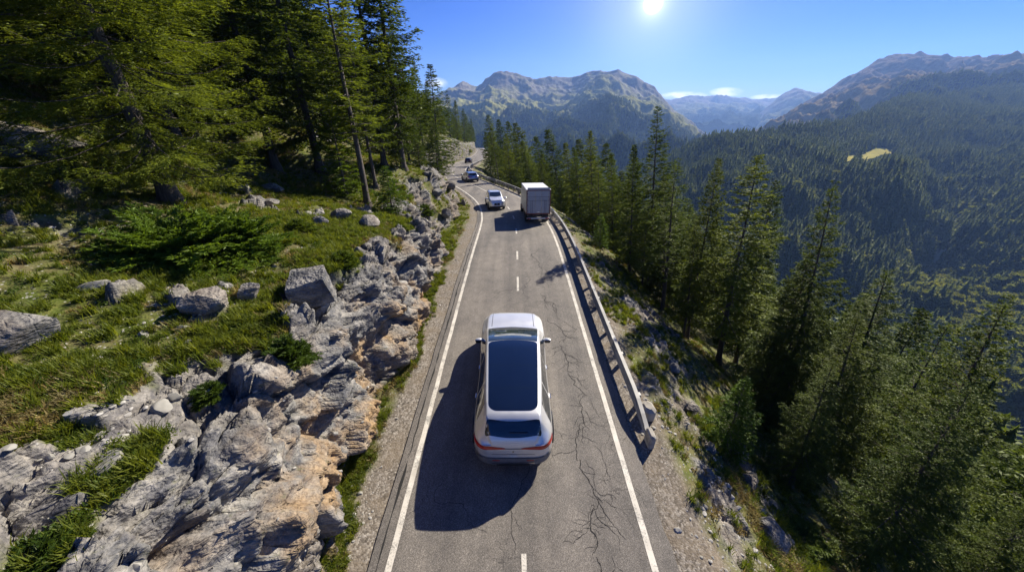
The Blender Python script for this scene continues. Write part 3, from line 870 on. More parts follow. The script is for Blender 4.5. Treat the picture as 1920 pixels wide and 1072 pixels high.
def crown(seed, h, rad, shoot, bare=.1, whorl_gap=.32, per=7, droop=.25, shape=.85, dens=1.0, gap=.0, lean=.0, ragged=.25, wr=1.0):
    """spruce crown: whorls of drooping boughs, each a fan of twigs set with needle shoots"""
    r = np.random.default_rng(seed)
    zs = []
    z = h * bare
    while z < h * .985:
        f = (z - h * bare) / (h * (1 - bare))
        zs.append(z); z += whorl_gap * (1 - .68 * f) * r.uniform(.7, 1.3)
    B0, BD, BL, BF = [], [], [], []
    a = r.uniform(0, 6)
    sect = r.uniform(.72, 1.12, 12)
    for z in zs:
        f = (z - h * bare) / (h * (1 - bare))
        n = max(4, int(per * (1 - .22 * f) + r.uniform(-1, 1)))
        for k in range(n):
            a_ = a + 2 * math.pi * k / n + r.normal(0, .25)
            if r.random() < gap: continue
            L = rad * ((1 - f) ** shape) * (1 - .35 * max(0, .14 - f) / .14) * r.uniform(1 - ragged, 1.08) + .06
            L *= sect[int(a_ / (2 * math.pi) * 12) % 12] * (1 + .18 * math.sin(z * 2.1 + a_ * 2))
            B0.append((0, 0, z + r.normal(0, .05))); BD.append((math.cos(a_), math.sin(a_), 0)); BL.append(L); BF.append(f)
        a += 2.4
    B0, BD, BL, BF = np.array(B0), np.array(BD), np.array(BL), np.array(BF)
    slope = .55 * BF ** 1.5 + .02 - droop * (1 - BF) * r.uniform(.7, 1.5, len(BF))       # start slope
    curl = droop * (1 - BF) * .75 * r.uniform(.4, 1.4, len(BF)) + .05                   # tips turn up
    sag = -.28 * (1 - BF) * droop * 2
    def along(i, t):
        L = BL[i]
        q = B0[i] + BD[i] * (L * t)[:, None]
        q[:, 2] += L * (slope[i] * t + sag[i] * t * (1 - t) + curl[i] * t ** 3)
        return q
    # twigs
    nt = np.maximum(8, (BL / (shoot * .50) * dens)).astype(int)
    i = np.repeat(np.arange(len(BL)), nt)
    t = .10 + .90 * r.random(len(i)) ** .8
    p = along(i, t)
    fw = BD[i]; sd_ = np.stack([-fw[:, 1], fw[:, 0], 0 * t], 1)
    sgn = np.where(r.random(len(i)) < .5, -1, 1)[:, None]
    ang = r.uniform(.55, 1.15, len(i))[:, None]
    d = fw * np.cos(ang) + sd_ * sgn * np.sin(ang)
    d[:, 2] += (slope[i] + curl[i] * 2 * t ** 2) * .55 - r.uniform(.02, .42, len(i)) * (.3 + droop)
    d = unit(d)
    tl = (BL[i] * .36 * (1 - .70 * t) + shoot * np.minimum(1, .25 + BL[i] / (4 * shoot))) * r.uniform(.6, 1.25, len(i))
    # shoots on the twigs
    ns = np.maximum(3, tl / (shoot * .30)).astype(int)
    j = np.repeat(np.arange(len(i)), ns)
    u = r.random(len(j))
    q = p[j] + d[j] * (tl[j] * u)[:, None]
    q[:, 2] -= (tl[j] * u * u) * .18 * r.uniform(.3, 1.6, len(j))
    pr = unit(np.cross(d[j], np.array([0, 0, 1.0])))
    s2 = np.where(r.random(len(j)) < .5, -1, 1)[:, None]
    an = r.uniform(.2, 1.0, len(j))[:, None]
    sdv = d[j] * np.cos(an) + pr * s2 * np.sin(an)
    sdv[:, 2] += r.normal(-.02, .19, len(j))
    sdv = unit(sdv)
    wv = unit(np.cross(sdv, unit(np.array([0, 0, 1.0]) + r.normal(0, .55, (len(j), 3)))))
    ln_ = shoot * r.uniform(.7, 1.35, len(j)) * np.minimum(1, .6 + BL[i][j] / (8 * shoot))
    V1, F1 = tris_from(q, sdv, wv, ln_, ln_ * wr * r.uniform(.30, .50, len(j)))
    # leader
    top = np.array([[0, 0, h * .955]]).repeat(14, 0); ta = r.uniform(0, 6.28, 14)
    td = unit(np.stack([np.cos(ta) * .35, np.sin(ta) * .35, np.ones(14)], 1)); td[:2] = (0, 0, 1)
    V2, F2 = tris_from(top + np.array([0, 0, 1.]) * r.uniform(-.3, .15, 14)[:, None] * min(1, h * .1), td, unit(np.cross(td, [1, .2, 0])), np.full(14, max(shoot, h * .035)), np.full(14, shoot * .16))
    V = np.concatenate([V1, V2]); F = np.concatenate([F1, F2 + len(V1)])
    # boughs: thin woody strips inside the crown
    sel = np.arange(len(BL))
    segs = np.linspace(0, .85, 5)
    W, WF = [], []
    for n_, k in enumerate(sel):
        pts = along(np.full(5, k), segs); wd = np.linspace(.022, .006, 5) * (h / 12) ** .5 * (1.2 - BF[k])
        sdx = np.array([-BD[k][1], BD[k][0], 0])
        b0 = len(W)
        for q_, w_ in zip(pts, wd):
            W += [q_ + sdx * w_, q_ - sdx * w_ * .5 + np.array([0, 0, w_]), q_ - sdx * w_ * .5 - np.array([0, 0, w_])]
        for a2 in range(4):
            for e in range(3): WF.append((b0 + a2 * 3 + e, b0 + a2 * 3 + (e + 1) % 3, b0 + a2 * 3 + 3 + (e + 1) % 3, b0 + a2 * 3 + 3 + e))
    return V, F, np.array(W), np.array(WF)

def trunk_mesh(seed, h, r0, wood=None, n=9, roots=True):
    r = np.random.default_rng(seed + 500)
    zs = np.concatenate([[-.7, -.1, .12, .35, .8], np.linspace(1.4, h * .97, 10)]) if h > 4 else np.concatenate([[-.3, 0, .1], np.linspace(.25, h * .95, 6)])
    V = []
    for z in zs:
        f = max(0, z) / h
        rr = r0 * .8 * (1 - f) ** 1.15 + .006
        if roots and z < .5: rr *= 1 + .75 * math.exp(-max(z, 0) * 5)
        for k in range(n):
            a = 2 * math.pi * k / n
            q = rr * (1 + .16 * math.sin(a * 3 + seed) * math.exp(-max(z, 0) * 1.2) + .05 * r.normal())
            V.append((q * math.cos(a) + .02 * math.sin(z * .7 + seed), q * math.sin(a) + .02 * math.cos(z * .6), z))
    F = gridf(len(zs), n)
    i = np.arange(len(zs) * n).reshape(len(zs), n)
    F = np.concatenate([F, np.stack([i[:-1, -1], i[:-1, 0], i[1:, 0], i[1:, -1]], -1)])
    V = np.array(V)
    if wood is not None and len(wood[0]):
        F = np.concatenate([F, wood[1] + len(V)]); V = np.concatenate([V, wood[0]])
    return V, F

PROTO = {}
def tree_proto(key, kind, h, rad, shoot, r0, cmat, bmat, **kw):
    seed = abs(hash(key)) % 1000 if False else sum(ord(c) * (i + 3) for i, c in enumerate(key)) % 997
    V, F, W, WF = crown(seed, h, rad, shoot, **kw)
    tv, tf = trunk_mesh(seed, h, r0, (W, WF))
    PROTO[key] = (kind, new_mesh(key + '_crown', V, F, [cmat]), new_mesh(key + '_trunk', tv, tf, [bmat], True), h)

S, SW, BK, BP = M['spruce'], M['spruce_warm'], M['bark'], M['bark_pale']
# hero and near trees (metres)
tree_proto('great', 'spruce_tree', 15.5, 5.0, .11, .36, SW, BK, bare=.105, whorl_gap=.60, per=8, droop=.34, shape=.72, dens=1.25, wr=.68)
tree_proto('neara', 'spruce_tree', 13, 2.6, .13, .20, S, BK, bare=.16, whorl_gap=.40, per=7, droop=.30)
tree_proto('nearb', 'spruce_tree', 13, 2.4, .13, .18, SW, BK, bare=.22, whorl_gap=.42, per=6, droop=.22, gap=.12, shape=.9)
tree_proto('nearc', 'spruce_tree', 13, 3.0, .14, .22, S, BK, bare=.12, whorl_gap=.46, per=6, droop=.36, gap=.1, shape=.95)
tree_proto('neard', 'spruce_tree', 13, 2.2, .13, .17, SW, BK, bare=.30, whorl_gap=.44, per=6, droop=.15, gap=.22, ragged=.4, shape=.8)
tree_proto('close', 'spruce_tree', 13, 2.9, .085, .21, S, BK, bare=.14, whorl_gap=.46, per=6, droop=.34, gap=.06, shape=.95, dens=1.3, wr=.95)
tree_proto('closeb', 'spruce_tree', 13, 2.5, .090, .18, S, BK, bare=.18, whorl_gap=.42, per=6, droop=.26, gap=.03, shape=1.0, dens=1.3, wr=.95)
tree_proto('young', 'young_spruce', 4.2, 1.35, .10, .07, M['bush'], BP, bare=.05, whorl_gap=.22, per=7, droop=.05, shape=.9)
tree_proto('sapling', 'young_spruce', 2.6, .85, .085, .04, M['bush'], BP, bare=.06, whorl_gap=.17, per=7, droop=.02, shape=.9)
tree_proto('mida', 'spruce_tree', 13, 2.5, .20, .18, S, BK, bare=.10, whorl_gap=.5, per=7, droop=.32)
tree_proto('midb', 'spruce_tree', 13, 2.3, .20, .17, SW, BK, bare=.14, whorl_gap=.5, per=7, droop=.25, shape=.95)
tree_proto('midc', 'spruce_tree', 13, 2.8, .22, .20, S, BK, bare=.08, whorl_gap=.55, per=7, droop=.38, gap=.08)

def plant_tree(key, x, y, h, label, group=None, rz=None, rs=1.0, name=None, lean=(0, 0), cat=None, zoff=0.0):
    kind, cm, tm, h0 = PROTO[key]
    z, _ = ground_at(x, y)
    if abs(x - float(cx(y))) < 5.0: print('TREE ON ROAD', label, round(x - float(cx(y)), 1), round(y)); return None
    if lean == (0, 0) and x > cx(y): lean = (-R(min(15.0, max(0.0, (x - float(cx(y)) - 4) * 1.5))), 0)
    o = empty(name or kind, (x, y, z - .05 + zoff), random.uniform(0, 6.28) if rz is None else rz)
    s = h / h0
    o.scale = (s * rs, s * rs, s)
    if lean != (0, 0):
        o.rotation_euler = (Matrix.Rotation(lean[0], 3, 'Y') @ Matrix.Rotation(lean[1], 3, 'X') @ Matrix.Rotation(o.rotation_euler.z, 3, 'Z')).to_euler()
    obj('trunk', tm, o); obj('crown', cm, o)
    tag(o, label, cat or ('young tree' if kind == 'young_spruce' else 'tree'), group)
    TREES.append((x, y, max(1.2, .16 * h * rs)))
    return o
TREES = []

def plant_px(key, px, py, h, label, group=None, **kw):
    q = pick(px, py)[0]
    return plant_tree(key, q.x, q.y, h, label, group, **kw)

def by_top(key, px, py, d, label, group=None, rs=1.0, lean=0.0, hmax=30, **kw):
    """a tree whose tip stands at the sighted point at distance d"""
    t = unproj(px, py, d)
    x, y = t[0], t[1]
    z, _ = ground_at(x, y)
    h = min(hmax, t[2] - z)
    if not lean and x > cx(y): lean = -R(min(15.0, max(0.0, (x - float(cx(y)) - 4) * 1.5)))
    if lean:                                   # the foot stands off so that the tip stays put
        x = x - math.sin(lean) * h; z, _ = ground_at(x, y); h = (t[2] - z) / math.cos(lean)
    return plant_tree(key, x, y, h, label, group, rs=rs, lean=(lean, 0), **kw)

GL, GRT, GB = 'spruces on the bank above the cliff', 'spruces on the slope below the guardrail', 'spruces beyond the road bend'
# left bank
plant_px('great', 325, 378, 15.5, 'great broad spruce with sweeping boughs standing on the grassy bank at left', GL, rz=.4)
plant_tree('nearc', -19.0, 9.0, 17, 'dark spruce at the left edge of the photo behind the grey slab outcrop', GL, rs=1.15)
plant_tree('mida', -21.5, 16.5, 19, 'tall shaded spruce standing behind and left of the great broad spruce', GL, rs=1.1)
plant_tree('neara', -17.2, 19.5, 19, 'tall shaded spruce directly behind the great broad spruce', GL, rs=1.0)
plant_px('neara', 520, 318, 20, 'tall dark narrow spruce next right of the great broad spruce', GL, rs=.95)
plant_px('nearc', 600, 318, 21, 'dense dark spruce rising behind the little bright spruce on the bank', GL, rs=.85)
by_top('young', 612, 188, 20.5, 'little bright green spruce in front of the dark trees on the bank', GL, rs=1.05)
plant_px('neard', 690, 384, 14.5, 'tall spruce with long bare trunk at the brink of the cliff', GL, rs=1.25)
plant_px('nearb', 704, 350, 12.5, 'slim spruce with thin bare trunk just right of the bare trunked spruce', GL, rs=.9)
plant_px('sapling', 737, 398, 2.8, 'bushy spruce sapling at the foot of the bare trunked spruce', GL, rs=1.3)
plant_px('neara', 757, 318, 18, 'tall sunlit spruce reaching the top of the photo beside the sky', GL, rs=1.05)
plant_px('nearb', 722, 310, 19, 'tall spruce half hidden behind the sunlit spruce beside the sky', GL, rs=1.0)
plant_px('midc', 795, 292, 15.5, 'spruce with its right side against the sky above the second rocky knoll', GL, rs=1.0)
plant_px('midb', 812, 280, 14, 'spruce above the second rocky knoll, next to the row that steps down to the bend', GL, rs=1.1)
for k, (px, py, d, key) in enumerate(((822, 158, 50, 'midc'), (838, 176, 112, 'midc'), (853, 187, 140, 'mida'), (868, 203, 160, 'midc'), (883, 222, 195, 'mida'))):
    by_top(key, px, py, d, ['first and tallest', 'second', 'third', 'fourth', 'last and smallest'][k] + ' spruce of the row stepping down beside the sky, left of the bend', 'row of spruces stepping down to the bend')

for k, (px, py, d, key, lab) in enumerate(((830, 206, 97, 'midc', 'far spruce above the cliff of the bend, left one of a loose five'), (855, 226, 127, 'midc', 'far spruce above the cliff of the bend, second of a loose five'), (873, 214, 178, 'midc', 'far spruce above the end of the road, third of a loose five'), (879, 228, 192, 'mida', 'far spruce above the end of the road, fourth of a loose five'), (886, 238, 228, 'midc', 'farthest spruce of a loose five above the end of the road'), (806, 118, 43, 'midc', 'spruce reaching above the first and tallest of the row stepping down beside the sky'), (778, 235, 33, 'mida', 'short full spruce filling the gap under the tall trees above the knoll'),
        (812, 225, 40, 'midc', 'short spruce in front of the first trees of the row stepping down'), (822, 215, 47, 'mida', 'short spruce above the rocks at the start of the bend'), (735, 250, 27, 'neara', 'short full spruce between the trunks above the knoll'), (665, 235, 30, 'neara', 'short full spruce behind the bare trunked spruce'), (560, 180, 27, 'neara', 'full spruce in the gap left of the little bright spruce'))):
    by_top(key, px, py, d, lab, GL, rs=1.35)

# right slope: the trees one can tell apart, tip by tip
by_top('nearc', 1240, 196, 22.6, 'tallest spruce against the green mountain, right of the truck', GRT, rs=1.0)
by_top('neard', 1272, 300, 19, 'sunlit loose spruce just right of and below the tallest spruce', GRT, rs=1.35)
by_top('neara', 1352, 292, 16, 'dark pointed spruce standing between two sunlit ones before the forest hill', GRT, rs=.80, lean=R(-5))
by_top('nearb', 1430, 283, 15, 'full sunlit spruce right of the dark pointed spruce', GRT, rs=1.15, lean=R(-7))
by_top('neara', 1462, 335, 17.5, 'dark spruce peeping out behind the full sunlit spruce', GRT, rs=.9, lean=R(-7))
by_top('close', 1590, 330, 11.5, 'black trunked spruce with wide spaced boughs before the shaded forest hill', GRT, rs=.80, lean=R(-12))
by_top('closeb', 1535, 470, 13, 'lower sunlit spruce on the left of the black trunked spruce', GRT, rs=1.2, lean=R(-12))
by_top('close', 1688, 497, 12.5, 'yellow green leaning spruce right of the black trunked spruce', GRT, rs=1.2, lean=R(-12))
by_top('neara', 1640, 545, 14.5, 'shaded spruce between the black trunked and the yellow green leaning spruce', GRT, lean=R(-12))
by_top('close', 1930, 545, 8.2, 'big near spruce with spreading boughs at the right edge of the photo', GRT, rs=.95, lean=R(-12))
by_top('neard', 1790, 600, 13.5, 'thin spruce left of the big near spruce at the right edge', GRT, rs=1.1, lean=R(-7))
by_top('mida', 1740, 575, 18, 'spruce low on the slope under the rocky gully of the forest hill', GRT, lean=R(-5))
by_top('young', 1402, 708, 10.4, 'young bright spruce on the rim of the verge beside the guardrail end', GRT, rs=.95, lean=R(-5))
for k, (px, py, d, key, rs) in enumerate(((1195, 292, 30, 'nearb', 1.05), (1170, 318, 33, 'mida', 1), (1143, 266, 38, 'mida', .9), (1118, 300, 40, 'midb', 1.0), (1092, 258, 44, 'mida', 1.0), (1066, 266, 48, 'midb', 1.0), (1036, 240, 56, 'mida', 1.0),
        (1012, 254, 60, 'midb', 1.0), (985, 262, 64, 'midb', 1.0), (974, 228, 74, 'mida', 1.05), (957, 226, 78, 'midb', 1.1), (936, 222, 84, 'mida', .95), (916, 214, 86, 'midb', 1.2))):
    w = ['first', 'second', 'third', 'fourth', 'fifth', 'sixth', 'seventh', 'eighth', 'ninth', 'tenth', 'eleventh', 'twelfth', 'thirteenth and last'][k]
    by_top(key, px, py, d, w + ' spruce leftwards from the tallest spruce, in the row behind the truck', 'row of spruces behind the truck', rs=rs * 1.2)
for k, (px, py, d, key, lab) in enumerate(((1128, 400, 26, 'young', 'small spruce beside the guardrail just right of the truck'), (1215, 395, 22.5, 'nearb', 'short sunlit spruce standing left of the sunlit loose spruce'),
        (1160, 420, 29, 'midb', 'short spruce in front of the row behind the truck'), (1310, 430, 17.5, 'neard', 'short loose spruce under the sunlit loose spruce'), (1050, 330, 42, 'midb', 'short spruce behind the roof of the truck'),
        (1490, 520, 14, 'nearb', 'sunlit spruce low between the full sunlit and the black trunked spruce'))):
    by_top(key, px, py, d, lab, GRT, rs=1.15)

# the rest of the wood: fillers on both sides, kept apart from the trees already standing
def fill(n, xr, yr, keys, hr, label, group, mind=2.4, ok=None, rs=(.9, 1.15)):
    k = tries = 0
    while k < n and tries < n * 60:
        tries += 1
        y = random.uniform(*yr); x = float(cx(y)) + random.uniform(*xr)
        if ok and not ok(x, y): continue
        if any((x - a) ** 2 + (y - b_) ** 2 < (mind * .5 + c * .6) ** 2 for a, b_, c in TREES): continue
        plant_tree(random.choice(keys), x, y, random.uniform(*hr), label, group, rs=random.uniform(*rs))
        k += 1
fill(16, (-32, -15), (10, 38), ['mida', 'midc', 'neara'], (15, 20), 'shaded spruce deep in the wood behind the front trees of the left bank', 'wood on the left bank', 3.2, ok=lambda x, y: x < -17.5 or y > 22)
fill(55, (-45, -9.5), (36, 110), ['mida', 'midb', 'midc'], (10, 15), 'spruce in the wood above the far stretch of road on the left', 'wood above the far road', 3.2)
fill(40, (-42, -8.5), (95, 200), ['mida', 'midb', 'midc'], (9, 13), 'small far spruce in the wood where the road disappears', 'wood around the far bend', 3.4)
fill(18, (-32, -7.5), (165, 290), ['mida', 'midb', 'midc'], (10, 14), 'tiny far spruce in the wood beyond the end of the road', 'wood beyond the end of the road', 3.4)
fill(14, (7.5, 26), (150, 285), ['mida', 'midb', 'midc'], (9, 13), 'tiny far spruce on the valley side beyond the end of the road', 'wood on the valley side far off', 3.4)
def below(x, y):
    """tips must stay under the row of tall trees"""
    return True
fill(20, (9.5, 17), (5, 17), ['close', 'closeb', 'closeb'], (6, 9), 'shaded spruce in the thick of the slope at lower right', 'thick of the slope at lower right', 2.4, ok=lambda x, y: not (x < 12 and y > 8))
fill(26, (8.5, 18), (16, 34), ['nearb', 'mida', 'neara', 'midb'], (7, 10), 'spruce in the thick of the slope below the middle of the guardrail', 'thick of the slope below the guardrail', 2.5)
fill(28, (7.5, 24), (32, 75), ['mida', 'midb', 'midc'], (9, 12.5), 'spruce in the wood below the road behind the truck', 'wood below the road', 2.7)
fill(24, (7.0, 26), (72, 150), ['mida', 'midb', 'midc'], (9, 12), 'far spruce in the wood on the outer side of the bend', 'wood outside the bend', 3.0)
fill(20, (18, 34), (8, 50), ['mida', 'midb', 'midc'], (9, 13), 'spruce lower down the slope behind the front trees at right', 'wood lower down the slope', 3.2)

# ------------------------------------------------------------------ instanced stuff (woods, grass, stones nobody could count)
def scatter(name, protos, pts, scl, rz, idx, tilt=None, kind='stuff'):
    colp = bpy.data.collections.new(name + '_kinds')
    for i, me in enumerate(protos):
        o = bpy.data.objects.new('%s_%02d' % (name, i), me); colp.objects.link(o)
    n = len(pts)
    me = bpy.data.meshes.new(name)
    me.vertices.add(n); me.vertices.foreach_set('co', np.asarray(pts, np.float32).ravel())
    for an, arr, ty in (('scl', scl, 'FLOAT'), ('rz', rz, 'FLOAT'), ('pick', idx, 'INT')):
        a = me.attributes.new(an, ty, 'POINT')
        a.data.foreach_set('value', np.asarray(arr, np.int32 if ty == 'INT' else np.float32))
    tl = np.zeros((n, 2)) if tilt is None else tilt
    for an, c in (('rx', 0), ('ry', 1)):
        a = me.attributes.new(an, 'FLOAT', 'POINT'); a.data.foreach_set('value', np.asarray(tl[:, c], np.float32))
    o = obj(name, me)
    ng = bpy.data.node_groups.new(name, 'GeometryNodeTree')
    ng.interface.new_socket('Geometry', in_out='INPUT', socket_type='NodeSocketGeometry')
    ng.interface.new_socket('Geometry', in_out='OUTPUT', socket_type='NodeSocketGeometry')
    N, L = ng.nodes, ng.links
    gi, go = N.new('NodeGroupInput'), N.new('NodeGroupOutput')
    ci = N.new('GeometryNodeCollectionInfo'); ci.inputs['Collection'].default_value = colp
    ci.inputs['Separate Children'].default_value = True; ci.inputs['Reset Children'].default_value = True
    ip = N.new('GeometryNodeInstanceOnPoints')
    def at(nm, ty='FLOAT'):
        a = N.new('GeometryNodeInputNamedAttribute'); a.data_type = ty; a.inputs[0].default_value = nm
        return a.outputs[0]
    cb = N.new('ShaderNodeCombineXYZ')
    L.new(at('rx'), cb.inputs[0]); L.new(at('ry'), cb.inputs[1]); L.new(at('rz'), cb.inputs[2])
    er = N.new('FunctionNodeEulerToRotation'); L.new(cb.outputs[0], er.inputs[0])
    L.new(gi.outputs[0], ip.inputs['Points']); L.new(ci.outputs[0], ip.inputs['Instance'])
    ip.inputs['Pick Instance'].default_value = True
    L.new(at('pick', 'INT'), ip.inputs['Instance Index'])
    L.new(er.outputs[0], ip.inputs['Rotation'])
    cs = N.new('ShaderNodeCombineXYZ')
    for k in range(3): L.new(at('scl'), cs.inputs[k])
    L.new(cs.outputs[0], ip.inputs['Scale'])
    L.new(ip.outputs[0], go.inputs[0])
    md = o.modifiers.new('scatter', 'NODES'); md.node_group = ng
    return tag(o, kind=kind)

def far_tree(seed, h, rad, leafy=False):
    """small wood tree: ragged tiers of little faces"""
    r = np.random.default_rng(seed)
    if leafy:
        n = 260
        v = unit(r.normal(0, 1, (n, 3))); v[:, 2] = np.abs(v[:, 2]) * 1.15 - .15
        c = v * np.array([rad, rad, h * .5]) * r.uniform(.65, 1.0, (n, 1)) + np.array([0, 0, h * .42])
        c += np.sign(np.sin(c * 2.2)) * .25
        dd = unit(v + r.normal(0, .7, (n, 3))); ln_ = r.uniform(.9, 1.7, n)
    else:
        n = 330
        f = r.random(n) ** 1.25
        a = r.uniform(0, 6.283, n)
        tier = .82 + .25 * np.sin(f * 46) + r.normal(0, .10, n)
        rr = rad * (1 - f) ** .9 * tier * r.uniform(.25, 1.0, n)
        c = np.stack([rr * np.cos(a), rr * np.sin(a), h * (.06 + .93 * f) - rr * .25], 1)
        dd = unit(np.stack([np.cos(a), np.sin(a), -.45 + .6 * f + r.normal(0, .2, n)], 1)); ln_ = (1 - f) * rad * .75 + .45
    sd_ = unit(np.cross(dd, r.normal(0, .35, (n, 3)) + np.array([0, 0, 1])))
    V, F = tris_from(c, dd, sd_, ln_, ln_ * .75)
    k = 9; cz_ = np.array([.03, .30, .30, .58, .58, .80, .80, .97]) * h; cr_ = (np.array([.62, .40, .52, .26, .36, .14, .20, .02]) if not leafy else np.array([.35, .72, .72, .74, .70, .52, .5, .05])) * rad  # closed core added inside the crown so light cannot pass through
    if leafy: cz_ = cz_ * .88
    an = np.linspace(0, 2 * math.pi, k, endpoint=False)
    CV = np.concatenate([np.stack([c_ * np.cos(an) * r.uniform(.75, 1.2, k), c_ * np.sin(an) * r.uniform(.75, 1.2, k), z_ + 0 * an], 1) for c_, z_ in zip(cr_, cz_)])
    i_ = np.arange(8 * k).reshape(8, k); j_ = np.roll(i_, -1, 1)
    CF = np.concatenate([np.stack([i_[:-1], j_[:-1], j_[1:]], -1).reshape(-1, 3), np.stack([i_[:-1], j_[1:], i_[1:]], -1).reshape(-1, 3)])
    F = np.concatenate([F, CF + len(V)]); V = np.concatenate([V, CV])
    if not leafy:
        t = np.array([[-.3, 0, h * .9], [.3, 0, h * .9], [0, 0, h * 1.03], [0, -.3, h * .9], [0, .3, h * .9], [0, 0, h * 1.03], [-.12, 0, 0], [.12, 0, 0], [0, 0, h]])
        F = np.concatenate([F, np.array([[0, 1, 2], [3, 4, 5], [6, 7, 8]]) + len(V)]); V = np.concatenate([V, t])
    return new_mesh('far_tree', V, F, [M['far_leafy'] if leafy else M['far_spruce']])

FT = [far_tree(1, 12, 2.6), far_tree(2, 14, 2.6), far_tree(3, 11, 2.9), far_tree(4, 13, 2.3), far_tree(5, 8, 3.6, True), far_tree(6, 9, 3.0, True)]

def wood_on(name, grid, attr, nb, n, keep, leafy=.1, scale=(.75, 1.25), seed=1):
    r = np.random.default_rng(seed)
    G = grid[nb:]
    a = np.linalg.norm(np.cross(G[1:, :-1] - G[:-1, :-1], G[:-1, 1:] - G[:-1, :-1]), axis=-1)
    up = attr['up'][nb:]; md_ = attr['meadow'][nb:]; br = attr['bare'][nb:]
    c = (G[1:, 1:] + G[:-1, :-1]) / 2
    px, py = project(c.reshape(-1, 3)); px = px.reshape(a.shape); py = py.reshape(a.shape)
    vis = (px > -150) & (px < 2070) & (py < 1000)
    w = a * keep(up[:-1, :-1], c) * vis * (attr['clear'][nb:][:-1, :-1] < .3) * (br[:-1, :-1] < .25)
    w = w.ravel() / w.sum()
    k = r.choice(len(w), n, p=w)
    i, j = np.unravel_index(k, a.shape)
    u, v = r.random((2, n))
    P = G[i, j] * ((1 - u) * (1 - v))[:, None] + G[i + 1, j] * (u * (1 - v))[:, None] + G[i, j + 1] * ((1 - u) * v)[:, None] + G[i + 1, j + 1] * (u * v)[:, None]
    lf = r.random(n) < np.clip(leafy(P) if callable(leafy) else leafy, 0, 1)
    idx = np.where(lf, r.integers(4, 6, n), r.integers(0, 4, n))
    scatter(name, FT, P - np.array([0, 0, .4]), r.uniform(*scale, n), r.uniform(0, 6.28, n), idx)

def d_leafy(P):
    px, py = project(P)
    return .06 + .75 * sstep(460, 540, py) * sstep(1640, 1720, px) + .10 * sstep(.1, .4, fbm(P * .012, 3, 5))
wood_on('hillside_forest', D_grid, D_attr, D_nb, 26000, lambda up, c: 1 + 0 * up, d_leafy, (.95, 1.9), 3)
wood_on('mountain_forest', A_grid, A_attr, A_nb, 40000, lambda up, c: sstep(.62, .42, up + .25 * fbm(c * .004, 4, 6)), .1, (.9, 1.5), 4)
wood_on('upper_forest', C_grid, C_attr, C_nb, 10000, lambda up, c: sstep(.30, .14, up + .25 * fbm(c * .004, 4, 8)), .05, (.9, 1.4), 5)

# lower slope wood under the road, below the trees that are things of their own
def slope_wood():
    r = np.random.default_rng(31)
    pts = []
    while len(pts) < 2600:
        y = r.uniform(5, 290); s = 26 + 270 * r.random() ** 1.6
        x = float(cx(y)) + s
        if s < 36 and y < 55: continue
        if s < 28 + 0 and y < 150: continue
        z, _ = ground_at(x, y); pts.append((x, y, z - .3))
    for _ in range(1500):
        y = r.uniform(60, 295); x = float(cx(y)) - r.uniform(36, 76)
        z, _ = ground_at(x, y); pts.append((x, y, z - .3))
    pts = np.array(pts); n = len(pts)
    scatter('slope_forest', FT, pts, r.uniform(.7, 1.1, n), r.uniform(0, 6.28, n), r.integers(0, 4, n))
slope_wood()

# ------------------------------------------------------------------ boulders, bushes, grass, loose stones
def boulder_mesh(seed, dims, mat_, cuts=16, sub=4, rough=.05, boxy=False):
    import bmesh
    r = np.random.default_rng(seed)
    bm = bmesh.new(); bmesh.ops.create_icosphere(bm, subdivisions=sub, radius=1.0)
    V = np.array([v.co for v in bm.verts]); F = np.array([[v.index for v in f.verts] for f in bm.faces]); bm.free()
    for _ in range(cuts):
        n = unit(r.normal(0, 1, 3)); c = r.uniform(.52, .86)
        if boxy: n = unit(np.eye(3)[_ % 3] * (1 if _ % 2 else -1) + r.normal(0, .16, 3)); c = r.uniform(.56, .66)
        e = np.maximum(0, V @ n - c); V = V - e[:, None] * n * .97
    d1, d2, va, ta = worley(V * 2.6 + seed, seed % 50)
    V = V * (1 + rough * fbm(V * 3 + seed, 4, 2) + rough * 1.2 * ta - rough * .9 * (1 - sstep(0, .12, d2 - d1)))[:, None]
    me = new_mesh('boulder', V * np.array(dims) / 2, F, [mat_], True)
    try: me.set_sharp_from_angle(angle=R(28))
    except Exception: pass
    return me

def boulder(px, py, dims, label, rz=0.0, seed=1, m='rock', sink=.25, tilt=(0, 0), group=None, name='boulder', cat='rock', **kw):
    h = pick(px, py)
    if h is None: return
    me = boulder_mesh(seed, dims, M[m], **kw)
    o = obj(name, me, None, h[0] + Vector((0, 0, dims[2] * (.5 - sink))))
    o.rotation_euler = (tilt[0], tilt[1], rz)
    tag(o, label, cat, group)

GBO = 'boulders on the left bank'
boulder(588, 560, (1.75, 1.5, 1.45), 'big square grey boulder on the brink of the cliff above the road', .3, 11, 'rock', .28, group=GBO, cuts=12, boxy=True)
boulder(38, 640, (1.45, 1.2, .95), 'pale grey pitted boulder in the grass at the left edge of the photo', .5, 12, group=GBO)
boulder(45, 268, (3.4, 2.2, 1.2), 'long grey slab outcrop under the spruces at upper left', .2, 13, sink=.35, tilt=(0, .15), group=GBO)
boulder(105, 290, (1.7, 1.2, .7), 'split grey slab at the right end of the long outcrop', -.3, 14, sink=.35, tilt=(.1, .2), group=GBO)
boulder(20, 292, (1.0, .8, .45), 'small dark rock in the grass below the long slab outcrop', .1, 15, group=GBO)
boulder(513, 358, (1.35, .9, .75), 'grey boulder on the grass right of the great broad spruce', .4, 16, group=GBO)
boulder(508, 385, (1.1, .7, .4), 'flat grey stone just below the boulder beside the great spruce', 0, 17, group=GBO)
boulder(393, 578, (1.0, .8, .75), 'layered grey rock at the rim left of the big square boulder', .8, 18, group=GBO)
boulder(470, 555, (.75, .6, .5), 'squat grey rock leaning on the left side of the big square boulder', .2, 19, group=GBO)
